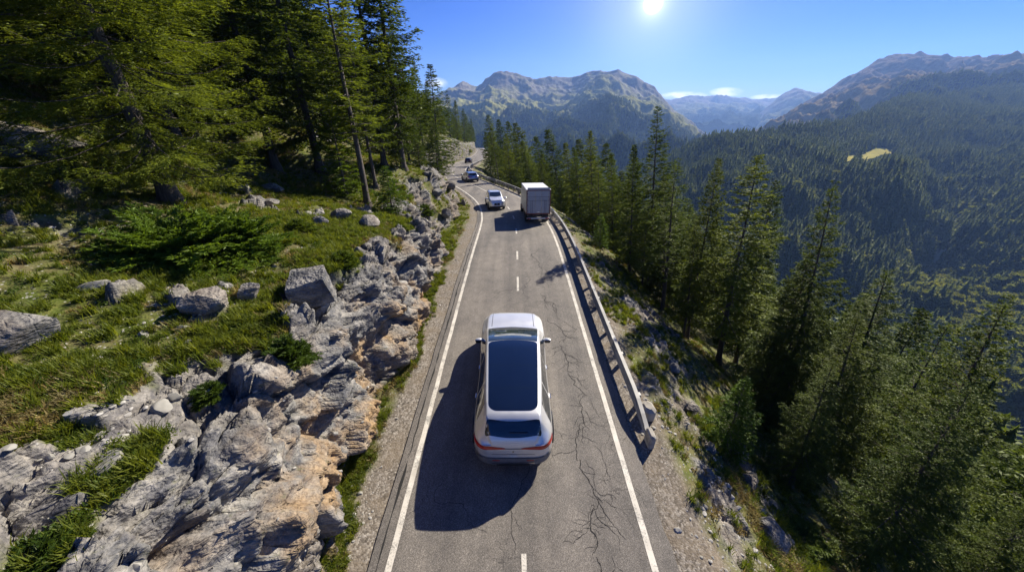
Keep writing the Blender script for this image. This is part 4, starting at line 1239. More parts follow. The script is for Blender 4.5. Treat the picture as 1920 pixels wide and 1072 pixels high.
boulder(640, 412, (1.1, .8, .7), 'dark grey rock on the rim below the little bright spruce', .5, 20, group=GBO)
boulder(690, 428, (1.35, .9, .8), 'broken grey rock on the rim in front of the bare trunked spruce', .9, 21, group=GBO)
boulder(600, 420, (.7, .5, .45), 'small grey rock at the left end of the rim rocks', .3, 22, group=GBO)
boulder(185, 540, (.8, .5, .25), 'flat pale stone half sunk in the shaded grass', .3, 23, 'pale_stone', group=GBO)
boulder(818, 365, (1.1, .9, .9), 'rounded grey boulder in the middle of the second rocky knoll', .3, 24, group=GBO)
boulder(846, 352, (1.4, 1.1, 1.0), 'dark topped boulder at the right shoulder of the second rocky knoll', .7, 25, group=GBO)
boulder(838, 405, (1.0, .8, .9), 'upright grey boulder at the foot of the second rocky knoll', 1.2, 26, group=GBO)
boulder(868, 385, (1.1, .8, .9), 'grey boulder nearest the road on the second rocky knoll', .2, 27, group=GBO)
boulder(800, 330, (1.0, .8, .7), 'grey rock near the crest of the second rocky knoll', .2, 28, group=GBO)
boulder(851, 326, (1.0, .9, .9), 'small dark rock at the road edge opposite the silver car', .2, 29, group=GBO)
for k, (px, py, a, b_, c, lab) in enumerate(((183, 822, .30, .24, .16, 'upper pale flat stone of the stone heap at lower left'), (208, 868, .52, .42, .26, 'largest pale flat stone of the stone heap at lower left'), (150, 838, .28, .2, .14, 'left pale stone of the stone heap at lower left'),
        (305, 768, .42, .34, .26, 'pale split stone on the rim above the stone heap'), (328, 745, .26, .22, .2, 'pale block on the rim next to the split stone'), (365, 760, .2, .16, .16, 'small white block beside a grass tuft on the grey slabs'),
        (262, 690, .16, .12, .1, 'small white stone in the grass, left of a pair'), (282, 672, .17, .13, .1, 'small white stone in the grass, right of a pair'), (268, 626, .42, .28, .14, 'pale flat stone in the dry grass under the layered rock'),
        (290, 575, .42, .2, .16, 'long pale stone in the grass left of the layered rock'), (345, 618, .36, .3, .24, 'grey stone in the grass below the layered rock'))):
    boulder(px, py, (a, b_, c), lab, k * .7, 40 + k, 'pale_stone', .42, group='pale stones on the left bank', name='stone', cat='stone', sub=3, rough=.035)
for k, (px, py, s_, lab) in enumerate(((1400, 905, .8, 'grey rock at the foot of the young bright spruce'), (1440, 1000, 1.0, 'grey rock on the rim of the verge at the bottom of the photo'), (1330, 840, .45, 'grey rock on the verge opposite the guardrail end'),
        (1380, 850, .6, 'pale rock on the verge rim just above the young bright spruce'), (1215, 640, .5, 'grey rock on the verge beside the middle of the guardrail'), (1262, 690, .55, 'grey rock on the verge rim below the shaded spruces'),
        (1295, 765, .5, 'grey rock on the verge rim uphill of the guardrail end'), (1185, 590, .4, 'small grey rock on the verge far along the guardrail'))):
    boulder(px, py, (s_ * 1.3, s_, s_ * .7), lab, k * .9, 70 + k, 'rock', .35, group='rocks on the right verge')

def bush_mesh(seed, dims, shoot, n_br, mat_, up=.35):
    """low spreading conifer bush: many flat boughs from a common foot"""
    r = np.random.default_rng(seed)
    V0, D0 = [], []
    a = r.uniform(0, 6.283, n_br); el = r.uniform(-.05, 1, n_br) ** 1.3 * 1.25
    L = r.uniform(.55, 1.0, n_br)
    d = np.stack([np.cos(a) * np.cos(el), np.sin(a) * np.cos(el), np.sin(el)], 1)
    nt = 34
    i = np.repeat(np.arange(n_br), nt); t = r.uniform(.25, 1, len(i))
    p = d[i] * (L[i] * t)[:, None] * np.array(dims)
    p[:, 2] -= .22 * t * t * dims[2] * (1 - el[i] * .5)
    fw = unit(d[i] * np.array(dims)); sd_ = unit(np.cross(fw, [0, 0, 1.0]) + 1e-6)
    sg = np.where(r.random(len(i)) < .5, -1, 1)[:, None]; an = r.uniform(.4, 1.1, len(i))[:, None]
    td = unit(fw * np.cos(an) + sd_ * sg * np.sin(an) + np.array([0, 0, -.15]))
    tl = shoot * (1.2 + 3.0 * (1 - t)) * r.uniform(.6, 1.2, len(i))
    ns = 6; j = np.repeat(np.arange(len(i)), ns); u = r.random(len(j))
    q = p[j] + td[j] * (tl[j] * u)[:, None]
    pr = unit(np.cross(td[j], [0, 0, 1.0])); s2 = np.where(r.random(len(j)) < .5, -1, 1)[:, None]; an = r.uniform(.2, 1, len(j))[:, None]
    sv = td[j] * np.cos(an) + pr * s2 * np.sin(an); sv[:, 2] += r.normal(.03, .25, len(j)); sv = unit(sv)
    wv = unit(np.cross(sv, np.array([0, 0, 1.0]) + r.normal(0, .5, (len(j), 3))))
    ln_ = shoot * r.uniform(.7, 1.3, len(j))
    V, F = tris_from(q, sv, wv, ln_, ln_ * .36)
    V[:, 2] = np.maximum(V[:, 2], -.15)
    return new_mesh('bush', V, F, [mat_])

def bush(px, py, dims, label, seed, n_br=90, shoot=.1, m='bush', name='bush', xy=None, cat='bush'):
    if xy is None:
        h = pick(px, py)
        loc = h[0]
    else: loc = Vector((xy[0], xy[1], ground_at(*xy)[0]))
    o = obj(name, bush_mesh(seed, dims, shoot, n_br, M[m]), None, loc - Vector((0, 0, .05)))
    tag(o, label, cat, 'bushes on the left bank' if px < 960 else 'bushes on the right verge')
bush(345, 475, (2.7, 1.9, 1.7), 'wide low spruce bush spread under the great broad spruce', 3, 260, .12)
bush(450, 462, (1.7, 1.4, 1.45), 'bright right hand lobe of low spruce bush under the great spruce', 4, 170, .11)
bush(640, 490, (.55, .5, .42), 'round green shrub on the brink right of the big square boulder', 5, 70, .07, 'herb')
bush(540, 668, (.62, .55, .5), 'green cushion shrub growing from the cliff edge below the big boulder', 6, 80, .07, 'herb')
bush(795, 400, (.85, .8, .8), 'green shrub at the foot of the second rocky knoll', 7, 80, .1, 'herb')
bush(560, 430, (.9, .6, .45), 'low green shrub on the grass beside the rim rocks', 8, 80, .08, 'herb')
bush(388, 735, (.3, .3, .25), 'small green tuft shrub among the grey slabs', 9, 50, .05, 'herb')
bush(880, 285, (2.0, 2.0, 1.6), 'yellowish shrub on the far rocks above the bend', 10, 70, .22, 'grass')
bush(60, 1060, (.45, .45, .3), 'mossy green shrub at the bottom left corner of the photo', 11, 60, .06, 'herb')
bush(1500, 1010, (.9, .8, .4), 'bright green shrub below the verge rim at the bottom of the photo', 12, 90, .09, 'herb')
bush(1430, 800, (.9, .8, .6), 'green undergrowth shrub behind the young bright spruce', 13, 80, .1, 'herb')

def tuft(seed, n, length, spread, m, w=.011):
    r = np.random.default_rng(seed)
    a = r.uniform(0, 6.283, n); b0 = r.normal(0, spread * .35, (n, 2)); L = length * r.uniform(.5, 1.1, n); ln_ = r.uniform(.15, .95, n)
    V, F = [], []
    for k in range(n):
        dx, dy = math.cos(a[k]), math.sin(a[k]); sx, sy = -dy * w, dx * w
        for t, ww in ((0, 1.0), (.5, .85), (1.0, .12)):
            o_ = ln_[k] * L[k] * t ** 1.7; z = L[k] * t * (1 - .35 * ln_[k] * t)
            x, y = b0[k, 0] + dx * o_, b0[k, 1] + dy * o_
            V += [(x + sx * ww, y + sy * ww, z - .02), (x - sx * ww, y - sy * ww, z - .02)]
        b_ = k * 6
        F += [(b_, b_ + 1, b_ + 3, b_ + 2), (b_ + 2, b_ + 3, b_ + 5, b_ + 4)]
    return new_mesh('tuft', np.array(V), np.array(F), [M[m]])

def herb(seed, n, size, m='herb'):
    r = np.random.default_rng(seed)
    c = r.normal(0, size * .5, (n, 3)); c[:, 2] = np.abs(c[:, 2]) * .6 + .02
    d = unit(r.normal(0, 1, (n, 3)) + [0, 0, .5]); s_ = unit(np.cross(d, r.normal(0, 1, (n, 3))))
    V, F = tris_from(c, d, s_, np.full(n, .05) * r.uniform(.6, 1.3, n), np.full(n, .03))
    return new_mesh('herb', V, F, [M[m]])

def sample_terrain(V, F, weight, n, r):
    f = V[F]; a = np.linalg.norm(np.cross(f[:, 2] - f[:, 0], f[:, 3] - f[:, 1]), axis=1) / 2
    nz = np.abs(np.cross(f[:, 2] - f[:, 0], f[:, 3] - f[:, 1])[:, 2]) / (2 * a + 1e-12)
    w = a * weight(f.mean(1), nz, F); w = np.maximum(w, 0); w /= w.sum()
    k = r.choice(len(F), n, p=w)
    u, v = r.random((2, n))[..., None] if False else (r.random((n, 1)), r.random((n, 1)))
    q = f[k]
    return q[:, 0] * (1 - u) * (1 - v) + q[:, 1] * u * (1 - v) + q[:, 2] * u * v + q[:, 3] * (1 - u) * v, k

def ground_cover():
    r = np.random.default_rng(77)
    TUF = [tuft(1, 46, .26, .17, 'grass'), tuft(2, 60, .34, .2, 'grass'), tuft(3, 40, .22, .22, 'straw'), tuft(4, 34, .16, .2, 'grass', .009), herb(5, 120, .16), herb(6, 90, .12, 'grass')]
    pts = []
    def near(c): return np.clip((10.0 / np.maximum(6, np.hypot(c[:, 0], c[:, 1]))) ** 1.3, .03, 1.6)
    def wl(c, nz, F):
        pt = fbm(c * np.array([.55, .5, .2]), 4, 8)
        g_ = (1 - Lrock[F].mean(1)) * (1 - Lgrav[F].mean(1)) ** 2 * (nz > .45)
        v = Lv[F].mean(1)
        return near(c) * g_ * (.20 + sstep(-.12, .22, pt) + .5 * np.exp(-((v - .45) / .07) ** 2)) * (v < .90) * (c[:, 1] < 70)
    p1, k1 = sample_terrain(LV, LF, wl, 34000, r)
    def wb(c, nz, F):                                    # along the cliff foot
        v = Lv[F].mean(1)
        return near(c) * np.exp(-((v - .128) / .016) ** 2) * sstep(-.15, .25, fbm(c * .7, 3, 9)) * (c[:, 1] < 75)
    p2, _ = sample_terrain(LV, LF, wb, 2000, r)
    def wr(c, nz, F):
        g_ = (1 - .8 * Rrock[F].mean(1)) * (1 - Rgrav[F].mean(1)) ** 1.5
        return near(c) * g_ * (.12 + sstep(-.05, .3, fbm(c * .7, 4, 10))) * (Rv[F].mean(1) < .74) * (c[:, 1] < 75)
    p3, _ = sample_terrain(RVt, RFt, wr, 7500, r)
    def wg(c, nz, F): return near(c) * Rgrav[F].mean(1) * (Rv[F].mean(1) > .14) * sstep(.2, .4, fbm(c * 1.1, 3, 12)) * (c[:, 1] < 40)
    p4, _ = sample_terrain(RVt, RFt, wg, 260, r)
    P = np.concatenate([p1, p2, p3, p4]); n = len(P)
    dry = fbm(P * .6, 3, 33)
    idx = r.choice([0, 1, 3, 4, 5], n, p=[.30, .16, .24, .16, .14])
    idx = np.where((dry + r.normal(0, .25, n)) > .34, 2, idx)
    sc = r.uniform(.42, 1.0, n)
    sc[len(p1):len(p1) + len(p2)] *= .75
    sc[-len(p4):] *= .6
    scatter('grass', TUF, P, sc, r.uniform(0, 6.28, n), idx)
    # loose stones
    ST = [boulder_mesh(200 + i, (.12, .10, .07), M['stone' if i % 3 else 'pale_stone'], 12, 2, .03) for i in range(6)]
    def sl(c, nz, F):
        v = Lv[F].mean(1)
        return near(c) * (nz > .35) * (v < .85) * (v > .07) * (c[:, 1] < 60) * (.15 + sstep(.0, .35, fbm(c * .8, 3, 13))) * (1 + 4.0 * np.exp(-((v - .53) / .05) ** 2) + 1.4 * (v < .15))
    q1, _ = sample_terrain(LV, LF, sl, 7000, r)
    def sr(c, nz, F):
        v = Rv[F].mean(1)
        return near(c) * (v < .66) * (v > .10) * (c[:, 1] < 60) * (.25 + sstep(.0, .35, fbm(c * .8, 3, 14)))
    q2, _ = sample_terrain(RVt, RFt, sr, 6500, r)
    Q = np.concatenate([q1, q2]); n = len(Q)
    sc = .22 + 1.9 * r.random(n) ** 5
    sc = np.where(r.random(n) < .6, sc * .6, sc)
    scatter('loose_stones', ST, Q, sc * .85, r.uniform(0, 6.28, n), r.integers(0, 6, n), r.normal(0, .3, (n, 2)))
ground_cover()

# ------------------------------------------------------------------ vehicles
def m_paintcar(name, col, rough=.28, metal=.85, flake=.04):
    m, nt, b = mat(name); g = NT(nt)
    P = g.objco()
    dust = g.noise(P, 2.2, 5, .6)
    g.put(b.inputs['Base Color'], g.ramp(dust, [(0.3, tuple(c * .93 for c in col)), (0.7, col)]))
    b.inputs['Metallic'].default_value = metal
    g.put(b.inputs['Roughness'], g.ramp(dust, [(0.3, rough), (0.75, rough + .10)]))
    b.inputs['Coat Weight'].default_value = .7; b.inputs['Coat Roughness'].default_value = .06
    g.put(b.inputs['Normal'], g.bump(g.noise(P, 260, 2), .0004, flake))
    return m
CM = {
    'silver': m_paintcar('silver_paint', (.68, .67, .645), .34, .5),
    'white': m_paintcar('pearl_paint', (.74, .75, .76), .3, .55),
    'blue_silver': m_paintcar('steel_paint', (.42, .46, .52)),
    'dark': m_paintcar('navy_paint', (.035, .045, .075), .3, .4),
    'roof_glass': simple('roof_glass', (.004, .008, .022), .06, 0, .6, var=.12, vscale=1.5),
    'glass': simple('dark_glass', (.012, .018, .024), .04, 0, .5, var=.3, vscale=1.0),
    'screen': simple('windscreen_glass', (.022, .032, .036), .03, 0, .6, var=.4, vscale=1.2),
    'black': simple('black_plastic', (.016, .016, .017), .45, var=.25, vscale=10),
    'grey': simple('grey_plastic', (.12, .12, .125), .5, var=.2, vscale=10),
    'chrome': simple('brushed_chrome', (.62, .62, .62), .22, 1.0, var=.06),
    'tyre': simple('tyre_rubber', (.018, .018, .018), .85, var=.3, vscale=12),
    'rim': simple('alloy_rim', (.45, .45, .46), .3, .9, var=.1),
    'red': simple('red_lamp_lens', (.42, .012, .008), .15, 0, .6, var=.25, vscale=6),
    'lamp': simple('clear_lamp_lens', (.62, .64, .66), .1, .3, .8, var=.15, vscale=12),
    'plate': simple('number_plate', (.62, .62, .58), .5, var=.08),
    'seam': simple('panel_seam', (.03, .03, .032), .7, var=.1),
    'dash': simple('painted_reflection', (.16, .17, .18), .8, var=.35, vscale=4),  # paler tone painted for the reflection in the windscreen
}

SUV = dict(
    yt=[-2.85, -2.84, -2.82, -2.78, -2.73, -2.66, -2.50, -2.40, -2.15, -1.5, -.8, -.1, .36, .85, 1.42, 1.54, 2.05, 2.5, 2.70, 2.80, 2.85],
    zt=[.58, .70, .82, .94, 1.03, 1.13, 1.36, 1.475, 1.545, 1.605, 1.625, 1.615, 1.575, 1.44, 1.225, 1.175, 1.135, 1.065, .99, .86, .62],
    yw=[-2.85, -2.83, -2.78, -2.68, -2.50, -2.2, -1.6, 0, 1.5, 2.1, 2.42, 2.62, 2.74, 2.82, 2.85],
    w=[.55, .70, .82, .90, .955, .985, 1.0, .985, .995, .985, .955, .89, .79, .64, .45],
    yb=[-2.85, -2.6, -1.5, 1.5, 2.4, 2.7, 2.85], zb=[.34, .27, .22, .22, .22, .24, .34],
    ys=[-2.85, -2.5, -1.5, 0, 1.5, 2.3, 2.85], zs=[.92, 1.01, 1.00, .985, .985, .93, .86],
    yr=[-2.85, -2.7, -2.6, -2.3, -1.5, -.4, .4, .9, 1.4, 1.9, 2.4, 2.85], r=[.80, .80, .79, .765, .775, .785, .765, .78, .81, .83, .83, .83])

def car_section(sp, y):
    zt = float(pch(sp['yt'], sp['zt'], y)); w = float(pch(sp['yw'], sp['w'], y)); zb = float(pch(sp['yb'], sp['zb'], y))
    zs = min(float(pch(sp['ys'], sp['zs'], y)), zt - .035); wr = float(pch(sp['yr'], sp['r'], y)) * w
    zc = max(zs + .012, zt - .075)
    zm = min(.62, zb + (zs - zb) * .55)
    pts = [(0, zb), (.72 * w, zb + .004), (.92 * w, zb + .035), (.985 * w, zb + (zm - zb) * .45), (w, zm), (.995 * w, zm + (zs - zm) * .55), (.955 * w, zs),
           (.955 * w + (wr - .955 * w) * .5, zs + (zc - zs) * .5), (wr, zc), (wr * .94, zc + (zt - zc) * .55), (wr * .55, zt - (zt - zc) * .12), (0, zt)]
    p = np.array(pts); k = np.arange(len(p)); q = np.linspace(0, len(p) - 1, 67)
    return np.stack([pch(k, p[:, 0], q), pch(k, p[:, 1], q)], 1)

def car_body(sp, scale):
    a, b_ = sp['yt'][0], sp['yt'][-1]
    ys = np.unique(np.concatenate([a + (b_ - a) * (.5 - .5 * np.cos(np.linspace(0, math.pi, 120))), np.linspace(a, a + .35, 22), np.linspace(b_ - .35, b_, 18)]))
    rows = []
    for y in ys:
        s = car_section(sp, y)
        full = np.concatenate([s, (s * [-1, 1])[-2:0:-1]])
        rows.append(np.stack([full[:, 0], np.full(len(full), y), full[:, 1]], 1))
    n = len(rows[0]); V = np.concatenate(rows) * np.array(scale)
    i = np.arange(len(rows) * n).reshape(len(rows), n); j = np.roll(i, -1, 1)
    F = np.stack([i[:-1], i[1:], j[1:], j[:-1]], -1).reshape(-1, 4)
    F = F.tolist() + [list(range(n))[::-1], list(range((len(rows) - 1) * n, len(rows) * n))]
    # outward faces
    c = V[F[len(F) // 3]].mean(0); f = V[F[len(F) // 3]]
    nr = np.cross(f[1] - f[0], f[2] - f[0])
    if nr @ (c - np.array([0, c[1], .7 * scale[2]])) < 0: F = [q[::-1] for q in F]
    return V, F

class Car:
    def __init__(s, spec, scale, paint, name, label, cat='car', loc=(0, 0, 0), rz=0, group=None):
        s.sc = np.array(scale); s.sp = spec
        s.root = empty(name, (0, 0, 0)); tag(s.root, label, cat, group)
        V, F = car_body(spec, scale)
        me = new_mesh('car_body', V, F, [paint], True)
        try: me.set_sharp_from_angle(angle=R(50))
        except Exception: pass
        obj('body', me, s.root)
        s.bvh = BVHTree.FromPolygons([tuple(v) for v in V.tolist()], F)
        s.loc, s.rz = loc, rz
    def place(s, rot=None):
        s.root.location = s.loc
        s.root.rotation_euler = rot if rot is not None else (0, 0, s.rz)
        return s.root
    def hit(s, o, d, off):
        o, d = Vector(np.array(o) * s.sc), Vector(d).normalized()
        h = s.bvh.ray_cast(o, d)
        if h[0] is None: h = s.bvh.find_nearest(o + d * 2.0)
        n = h[1] if h[1].dot(d) < 0 else -h[1]
        return h[0] + n * off
    def sheet(s, name, G, m, off=.004, parent=None, label=None):
        """G rows x cols of (origin, direction)"""
        r_, c_ = len(G), len(G[0])
        V = np.array([[tuple(s.hit(o, d, off)) for o, d in row] for row in G]).reshape(-1, 3)
        me = new_mesh(name, V, gridf(r_, c_), [m], True)
        f = V[gridf(r_, c_)[len(gridf(r_, c_)) // 2]]
        nn = np.cross(f[1] - f[0], f[2] - f[0]); dd = np.array(G[r_ // 2][c_ // 2][1], float)
        if nn @ dd > 0: me.flip_normals()
        o = obj(name, me, parent or s.root)
        if label: o['label'] = label
        return o
    def top(s, name, y0, y1, h0, h1, r0, r1, b0, b1, m, off=.004, n=26, k=22, xc=0.0, **kw):
        t = (1 - np.cos(np.linspace(0, math.pi, n))) / 2; L = abs(y1 - y0); G = []
        for q in t:
            hw = h0 + (h1 - h0) * q
            for e, r_ in ((q * L, r0), ((1 - q) * L, r1)):
                if r_ > 0 and e < r_: hw -= r_ - math.sqrt(max(0, r_ * r_ - (r_ - e) ** 2))
            row = []
            for u in np.linspace(-1, 1, k):
                x = u * hw
                fr = (x / max(h0, h1)) ** 2
                row.append(((xc + x, y0 + (y1 - y0) * q + b0 * (1 - q) * fr + b1 * q * fr, 3.0), (0, 0, -1)))
            G.append(row)
        return s.sheet(name, G, m, off, **kw)
    def side(s, name, sg, ylo, yhi, zlo, zhi, m, off=.004, n=18, k=6, **kw):
        """ylo, yhi: (start, end) along the lower and upper edge; zlo, zhi: functions of y"""
        G = []
        for v in np.linspace(0, 1, k):
            row = []
            for t in np.linspace(0, 1, n):
                y = (ylo[0] + (ylo[1] - ylo[0]) * t) * (1 - v) + (yhi[0] + (yhi[1] - yhi[0]) * t) * v
                row.append(((sg * 2.5, y, zlo(y) + (zhi(y) - zlo(y)) * v), (-sg, 0, 0)))
            G.append(row)
        return s.sheet(name, G, m, off, **kw)
    def wrap(s, name, a0, a1, z0, z1, m, off=.006, n=24, k=4, y0=-2.2, flat=None, **kw):
        """band round the rear (or front with y0 > 0) between polar angles a0..a1; 0 points straight out of that end"""
        e = -1 if y0 < 0 else 1; G = []
        for v in np.linspace(0, 1, k):
            row = []
            for t in np.linspace(0, 1, n):
                a = a0 + (a1 - a0) * t
                za, zb_ = (z0(t) if callable(z0) else z0), (z1(t) if callable(z1) else z1)
                d = np.array([math.sin(a), e * math.cos(a), 0]); o = np.array([0, y0, za + (zb_ - za) * v]) + d * 2.2
                row.append((tuple(o), tuple(-d)))
            G.append(row)
        return s.sheet(name, G, m, off, **kw)
    def wheels(s, ya, yf, rad, wx):
        tm = MB(); w = .235
        tm.lathe([(rad * .62, -w / 2 + .02), (rad * .90, -w / 2), (rad, -w / 2 + .035), (rad, w / 2 - .035), (rad * .90, w / 2), (rad * .62, w / 2 - .02)], axis='x', n=36)
        rm = MB()
        rm.lathe([(rad * .64, -.06), (rad * .66, .10), (rad * .60, .105), (rad * .56, .05)], axis='x', n=30)
        for k in range(5):
            a = 2 * math.pi * k / 5
            for q in (-.12, .12):
                p = lambda r_, o_: (0.0 + .085, math.cos(a + o_) * r_, math.sin(a + o_) * r_)
                A, B, C_, D = p(rad * .10, q * 3 - .25), p(rad * .10, q * 3 + .25), p(rad * .61, q + .06), p(rad * .61, q - .06)
                b2 = [(x + .012, y, z) for x, y, z in (A, B, C_, D)]
                rm.add([A, B, C_, D] + b2, [(0, 1, 2, 3), (7, 6, 5, 4), (0, 4, 5, 1), (1, 5, 6, 2), (2, 6, 7, 3), (3, 7, 4, 0)])
        rm.lathe([(rad * .17, .06), (rad * .17, .10), (rad * .12, .112)], axis='x', n=16)
        for y in (ya, yf):
            for sg in (-1, 1):
                hub = empty('wheel', (0, 0, 0)); hub.parent = s.root
                hub.location = (sg * wx, y, rad); hub.rotation_euler = (0, 0, 0 if sg > 0 else math.pi)
                tm.build('tyre', CM['tyre'], hub, True); rm.build('rim', CM['rim'], hub, True)
                arch = MB(); V, F = [], []
                for k in range(25):
                    a = -.25 + (math.pi + .5) * k / 24
                    for r_ in (rad * .98, rad * 1.16): V.append((sg * (wx + .125), y + r_ * math.cos(a), max(.26, rad + r_ * math.sin(a))))
                    for r_ in (rad * 1.16, rad * .98): V.append((sg * (wx + .075), y + r_ * math.cos(a), max(.26, rad + r_ * math.sin(a))))
                for k in range(24):
                    F += [(k * 4 + e, k * 4 + (e + 1) % 4, k * 4 + 4 + (e + 1) % 4, k * 4 + 4 + e) for e in range(4)]
                arch.add(V, F).build('wheel_arch', CM['black'], s.root, True)
    def mirrors(s, y, x, z, paint):
        for sg in (-1, 1):
            V, F = [], []
            n, k = 14, 9
            for i in range(k):
                t = i / (k - 1); xx = x + t * .27
                rr = math.sin(math.pi * min(1, max(0, .12 + .82 * t))) ** .45
                for j in range(n):
                    a = 2 * math.pi * j / n
                    V.append((sg * xx, y + .085 * rr * math.cos(a) - .03 * t, z + .075 * rr * math.sin(a) + .02 * t))
            for i in range(k - 1): F += [(i * n + j, i * n + (j + 1) % n, (i + 1) * n + (j + 1) % n, (i + 1) * n + j) for j in range(n)]
            F += [tuple(range(n)), tuple(range((k - 1) * n, k * n))]
            mo = MB().add(V, F).build('mirror', paint, s.root, True)
            g_ = MB(); g_.box((sg * (x + .15), y - .105, z + .01), (.19, .012, .11), 0, .004); g_.build('mirror_glass', CM['glass'], mo)
            a_ = MB(); a_.box((sg * (x - .03), y, z - .045), (.14, .06, .04), 0, .012); a_.build('mirror_arm', CM['black'], mo)

def zs_of(c): return lambda y: float(pch(c.sp['ys'], c.sp['zs'], y)) + .03
def zc_of(c):
    def f(y):
        return max(float(pch(c.sp['yt'], c.sp['zt'], y)) - .105, float(pch(c.sp['ys'], c.sp['zs'], y)) + .05)
    return f

def hero_car():
    HW = dict(SUV); HW['yw'] = [-2.85, -2.83, -2.78, -2.68, -2.50, -2.2, -1.6, -.4, .8, 1.6, 2.2, 2.45, 2.62, 2.74, 2.82, 2.85]
    HW['w'] = [.48, .62, .75, .85, .925, .96, .975, .985, 1.03, 1.07, 1.06, 1.02, .935, .81, .64, .45]
    HW['yt'] = [-2.85, -2.842, -2.83, -2.80, -2.765, -2.72, -2.60, -2.50, -2.36, -2.0, -1.4, -.8, -.1, .36, .85, 1.42, 1.54, 2.05, 2.5, 2.70, 2.80, 2.85]
    HW['zt'] = [.58, .70, .84, .97, 1.07, 1.15, 1.335, 1.47, 1.535, 1.58, 1.615, 1.625, 1.615, 1.575, 1.44, 1.225, 1.175, 1.135, 1.065, .99, .86, .62]
    HW['r'] = [.70, .70, .70, .685, .73, .775, .79, .80, .82, .84, .84, .84]
    c = Car(HW, (1.10, 1.10, 1.07), CM['silver'], 'estate_car', 'silver car with long dark glass roof driving up the middle of the road', loc=(.03, 8.93, .058))
    rg = c.top('roof_glass', -2.32, .32, .575, .715, .20, .12, .03, -.10, CM['roof_glass'], .005, 34, 30)
    for y in (-1.65, -.85, -.15):
        c.top('glass_seam', y - .006, y + .006, .575 + .14 * (y + 2.26) / 2.58, .575 + .14 * (y + 2.26) / 2.58, 0, 0, .012, -.02 if y > 0 else .01, CM['glass'], .0075, 4, 30, parent=rg)
    c.top('windscreen', .335, 1.40, .72, .79, .03, .05, -.10, -.17, CM['screen'], .005, 22, 30)
    c.top('cowl', 1.405, 1.54, .79, .80, .0, .04, -.17, -.19, CM['black'], .006, 10, 30)
    rw = c.top('rear_window', -2.735, -2.52, .66, .60, .06, .03, .06, .04, CM['glass'], .005, 20, 26)
    sp = c.top('spoiler', -2.53, -2.40, .585, .58, .03, .03, .05, .03, CM['silver'], .022, 10, 26)
    # pale strip laid on the windscreen: a reflection in the glass, painted as colour
    c.top('screen_reflection', .62, .80, .54, .60, .06, .10, -.11, -.13, CM['dash'], .0065, 8, 24)
    w1 = MB(); q_ = c.hit((.12, -2.67, 3), (0, 0, -1), .016); w1.box((q_.x, q_.y, q_.z), (.46, .022, .016), 0, .004)
    wp = w1.build('rear_wiper', CM['black'], c.root); wp.rotation_euler = (0, 0, 0)
    zl, zh = zs_of(c), zc_of(c)
    for sg in (-1, 1):
        c.side('front_side_window', sg, (-.18, 1.22), (-.18, .42), zl, zh, CM['glass'], .005)
        c.side('rear_side_window', sg, (-1.32, -.26), (-1.32, -.26), zl, zh, CM['glass'], .005)
        c.side('quarter_window', sg, (-2.25, -1.40), (-2.05, -1.40), zl, zh, CM['glass'], .005)
        c.side('window_trim', sg, (-2.3, 1.3), (-2.3, 1.3), lambda y: zl(y) - .03, lambda y: zl(y) - .012, CM['chrome'], .008, 30, 3)
        G = [[((sg * (.612 + .145 * (y + 2.26) / 2.58 + q), y, 3.0), (0, 0, -1)) for q in (-.014, 0, .014)] for y in np.linspace(-2.05, .15, 30)]
        c.sheet('roof_rail', G, CM['silver'], .014)
        for y in (-.08, -1.2): 
            h = MB(); h.box((sg * 1.092, y * 1.1, .92), (.035, .19, .028), 0, .008); h.build('door_handle', CM['chrome'], c.root)
        for y0, y1 in ((1.12, 1.05), (-.22, -.22), (-1.36, -1.5)):
            c.side('door_seam', sg, (y0 - .004, y0 + .004), (y1 - .004, y1 + .004), lambda y: .36, lambda y: zl(y) - .04, CM['seam'], .002, 2, 10)
        # tail lamps sweeping round the corners
        a = .18
        tl = c.wrap('tail_light', sg * .26, sg * 1.25, lambda t: .855 - .045 * t, lambda t: .880 + .085 * t ** .7, CM['red'], .007, 26, 6, -2.15)
        c.wrap('light_strip', sg * .34, sg * 1.16, lambda t: .868 - .01 * t, lambda t: .882 + .008 * t, simple('lamp_strip', (.75, .10, .06), .2), .011, 20, 2, -2.15, parent=tl)
        c.wrap('headlight', sg * .40, sg * 1.0, .72, lambda t: .80 + .03 * t, CM['lamp'], .006, 16, 4, 2.1)
        c.top('bonnet_crease', 1.62, 2.72, .010, .007, 0, 0, 0, 0, CM['seam'], .0012, 20, 3, xc=sg * .70)
        c.wrap('reflector', sg * .42, sg * .60, .50, .53, CM['red'], .028, 8, 3, -2.15)
    c.wrap('light_bar', -.26, .26, .856, .872, CM['black'], .007, 14, 3, -2.15)
    c.wrap('tailgate_seam', -.62, .62, .690, .699, CM['seam'], .003, 30, 2, -2.15)
    c.wrap('rear_bumper', -1.12, 1.12, .36, .585, CM['grey'], .024, 40, 5, -2.15)
    c.wrap('bumper_strip', -.62, .62, .415, .445, CM['chrome'], .034, 30, 3, -2.15)
    c.wrap('diffuser', -.50, .50, .345, .400, CM['black'], .040, 24, 3, -2.15)
    c.wrap('number_plate', -.115, .115, .615, .685, CM['plate'], .010, 10, 3, -2.15)
    c.wrap('badge', -.028, .028, .765, .800, CM['chrome'], .010, 5, 3, -2.15)
    c.wrap('grille', -.40, .40, .50, .74, CM['black'], .006, 24, 5, 2.1)
    c.wrap('front_bumper', -.9, .9, .28, .40, CM['grey'], .014, 30, 3, 2.1)
    c.mirrors(1.12, 1.06, 1.10, CM['silver'])
    c.wheels(-2.0, 2.03, .39, .985)
    c.place()
hero_car()

